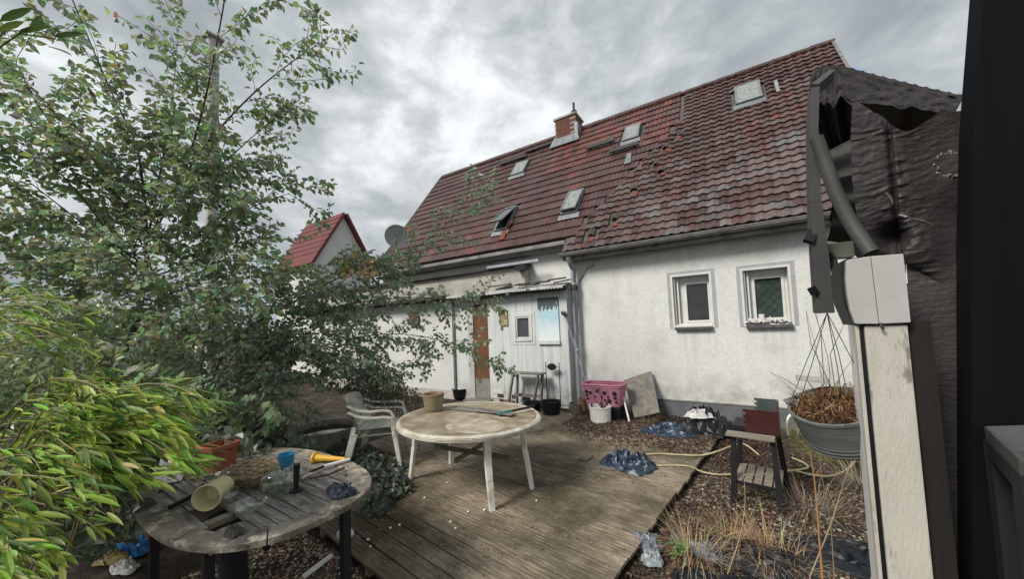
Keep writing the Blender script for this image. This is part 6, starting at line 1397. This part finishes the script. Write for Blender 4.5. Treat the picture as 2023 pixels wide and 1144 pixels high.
for (x0, y0, x1, y1) in ((0, 42, 66, 25), (38, 66, 102, 62), (108, 74, 168, 76), (0, 74, 45, 96), (95, 92, 138, 118), (68, 60, 82, 32), (0, 62, 48, 50), (-10, 155, 44, 178), (30, 178, 70, 205)):
    q = MB(); q.cur = random.choice([(.10, .17, .05), (.16, .24, .06), (.08, .14, .05)]); p, e_ = at(x0, y0, 1.15), at(x1, y1, 1.12); blade(q, p + V(0, 0, .0), e_ - p + V(0, 0, (e_ - p).length * .2), (e_ - p).length, .022); q.build('bamboo_leaf', MT['bleaf'], bt)
q = MB(); q.tube(A3([(-120, 220, 1.3), (-40, 120, 1.2), (38, 66, 1.15), (110, 76, 1.14)]), .0025, 5); q.tube(A3([(-40, 120, 1.2), (10, 60, 1.17), (66, 60, 1.15)]), .002, 5); q.build('culms', MT['culm'], bt)
# --- dry grasses and stalks in the right bed
random.seed(3)
DRY = [(.42, .30, .16), (.5, .38, .22), (.33, .22, .12), (.28, .16, .09), (.55, .46, .3)]
def tuft(px, py, n_, R, hgt, label, name='dry_grass', cols=DRY, lean=.7, cat='grass tuft', group=None):
    c = G(px, py, -.08); b = MB()
    for i in range(n_):
        a, r = rn(0, 6.28), R * math.sqrt(random.random()) * .5; p = c + V(r * cos(a), r * sin(a), 0); b.cur = tuple(k * rn(.7, 1.2) for k in random.choice(cols)); L = hgt * rn(.4, 1.1); o = V(cos(a), sin(a), 0) * rn(.1, lean * 1.7) + rdir() * .5; w = rn(.0011, .0026)
        s = V(-sin(a), cos(a), 0) * w; m_ = p + V(0, 0, L * .55) + o * L * .42; e_ = p + V(0, 0, L * rn(.25, .95)) + o * L * 1.25
        b.faces([p - s, p + s, m_ + s * .8, m_ - s * .8, e_], [(0, 1, 2, 3), (3, 2, 4)])
    t = thing(name, label, cat, tuple(c), 0, group); b.build('blades', MT['dry'], t, kind='stuff'); return t
tuft(1375, 1110, 230, .34, .27, 'straw coloured dry grass tuft nearest the grey foil bag')
tuft(1450, 1080, 300, .45, .26, 'reddish dry grass tuft in the middle of the bed', cols=DRY[2:4] + DRY[:1])
tuft(1530, 1115, 240, .45, .26, 'dry grass tuft lying over the black pond foil')
tuft(1600, 1010, 300, .55, .24, 'grey dry grass below the hanging pot', cols=[(.25, .2, .14), (.33, .27, .2), (.18, .13, .09)], lean=1.1)
tuft(1640, 905, 700, .55, .20, 'mossy yellow green grass under the hanging pot', cols=[(.20, .2, .07), (.27, .25, .1), (.15, .16, .05), (.3, .25, .13)], lean=.9)
tuft(1590, 868, 420, .35, .26, 'yellow green grass by the house wall behind the grill', cols=[(.22, .21, .08), (.28, .25, .11), (.17, .17, .06)], lean=.8)
tuft(1278, 838, 330, .30, .26, 'beige dry grass below the leaning mesh screen', cols=[(.36, .29, .18), (.28, .22, .13), (.2, .15, .09)], lean=.8)
tuft(1465, 830, 90, .14, .38, 'thin dry weed standing by the plinth behind the grill', cols=[(.36, .32, .18), (.26, .24, .12)], lean=.4)
tuft(770, 1120, 60, .2, .14, 'sparse dry straw at the near corner of the deck', lean=1.2)
tuft(1000, 1060, 50, .35, .05, 'dry straw crumbs lying on the deck in front of the white table', lean=2.0)
tuft(1700, 960, 260, .4, .3, 'tangled dry straw beside the white post', cols=[(.25, .2, .14), (.33, .27, .2), (.18, .13, .09)], lean=1.2)
STK = [([(1625, 1150), (1618, 1060), (1610, 960), (1600, 890)], .007, (.40, .22, .10), 'thick orange brown dry stalk rising in front of the hanging pot', 2.0), ([(1720, 1150), (1745, 1050), (1760, 960)], .004, (.33, .25, .16), 'thin dry stalk bending right near the white post', 1.75),
       ([(1600, 1140), (1640, 1040), (1665, 960), (1697, 870)], .004, (.36, .28, .18), 'pale stalk slanting up to the pot from the black foil', 2.0), ([(1432, 1150), (1462, 1060), (1472, 990), (1468, 930)], .004, (.45, .36, .2), 'straw stalk leaning right in front of the grill legs', 2.4),
       ([(1362, 1140), (1358, 1060), (1364, 1010)], .004, (.5, .4, .26), 'short upright straw stalk above the green weed', 2.5), ([(1365, 1080), (1330, 1040), (1312, 1000)], .003, (.36, .27, .15), 'thin stalk leaning left beside the deck edge', 2.5), ([(1425, 1130), (1424, 1010), (1426, 940)], .002, (.33, .3, .22), 'hair thin upright stalk before the mulch', 2.4), ([(1648, 1140), (1640, 1030), (1622, 930), (1618, 850)], .003, (.35, .25, .14), 'thin stalk close behind the thick orange one', 2.1)]
for px, r, c, lab, tt in STK:
    b = MB(); b.cur = c; P = cat_([at(x_, y_, tt) for x_, y_ in px]); P = [V(P[0].x, P[0].y, -.08)] + P; b.tube(P, [r * (1 - .75 * i / (len(P) - 1)) for i in range(len(P))], 7)
    for k_ in range(3): j = rn(.3, .9) * (len(P) - 2); q_ = P[int(j)]; b.tube([q_, q_ + V(rn(-.07, .07), rn(-.07, .07), rn(.04, .1))], [r * .35, .0006], 5)
    single(b, 'dry_stalk', MT['dry'], lab, 'stalk', smooth=True)
# green weed
c = G(1345, 1112, -.08); gw = thing('green_weed', 'fresh bright green weed beside the grey foil bag', 'weed', tuple(c))
for i in range(34):
    q = MB(); q.cur = tuple(k * rn(.8, 1.2) for k in (.17, .34, .06)); a = rn(0, 6.28); d = V(cos(a), sin(a), rn(-.1, .8)); leaf(q, c + V(rn(-.03, .03), rn(-.03, .03), .03 + rn(0, .10)), d, (V(0, 0, 1) + rdir() * .4).normalized(), rn(.045, .075), rn(.025, .04)); q.build('weed_leaf', MT['leaf'], gw)
q = MB()
for i in range(5): q.tube([c, c + V(rn(-.03, .03), rn(-.03, .03), rn(.08, .14))], .002, 4)
q.build('stem', MT['culm'], gw)
# bare twigs behind the hanging pot against the house wall
tw = thing('bare_twigs', 'thin bare twigs standing against the house wall by the hanging pot', 'twigs', tuple(G(1600, 850, 0)))
b = MB()
for px in ([(1600, 860), (1585, 790), (1520, 735)], [(1610, 860), (1625, 760), (1592, 612)], [(1615, 860), (1640, 740), (1606, 606)], [(1620, 860), (1640, 780), (1690, 700)], [(1605, 860), (1570, 780), (1545, 760)]):
    b.tube(cat_([onY(x_, y_, 5.9) for x_, y_ in px], 4), [.006, .005, .005, .004, .004, .003, .003, .002, .0015], 5)
b.build('stems', MT['twig'], tw)
print('leaves', nl1, nl2)
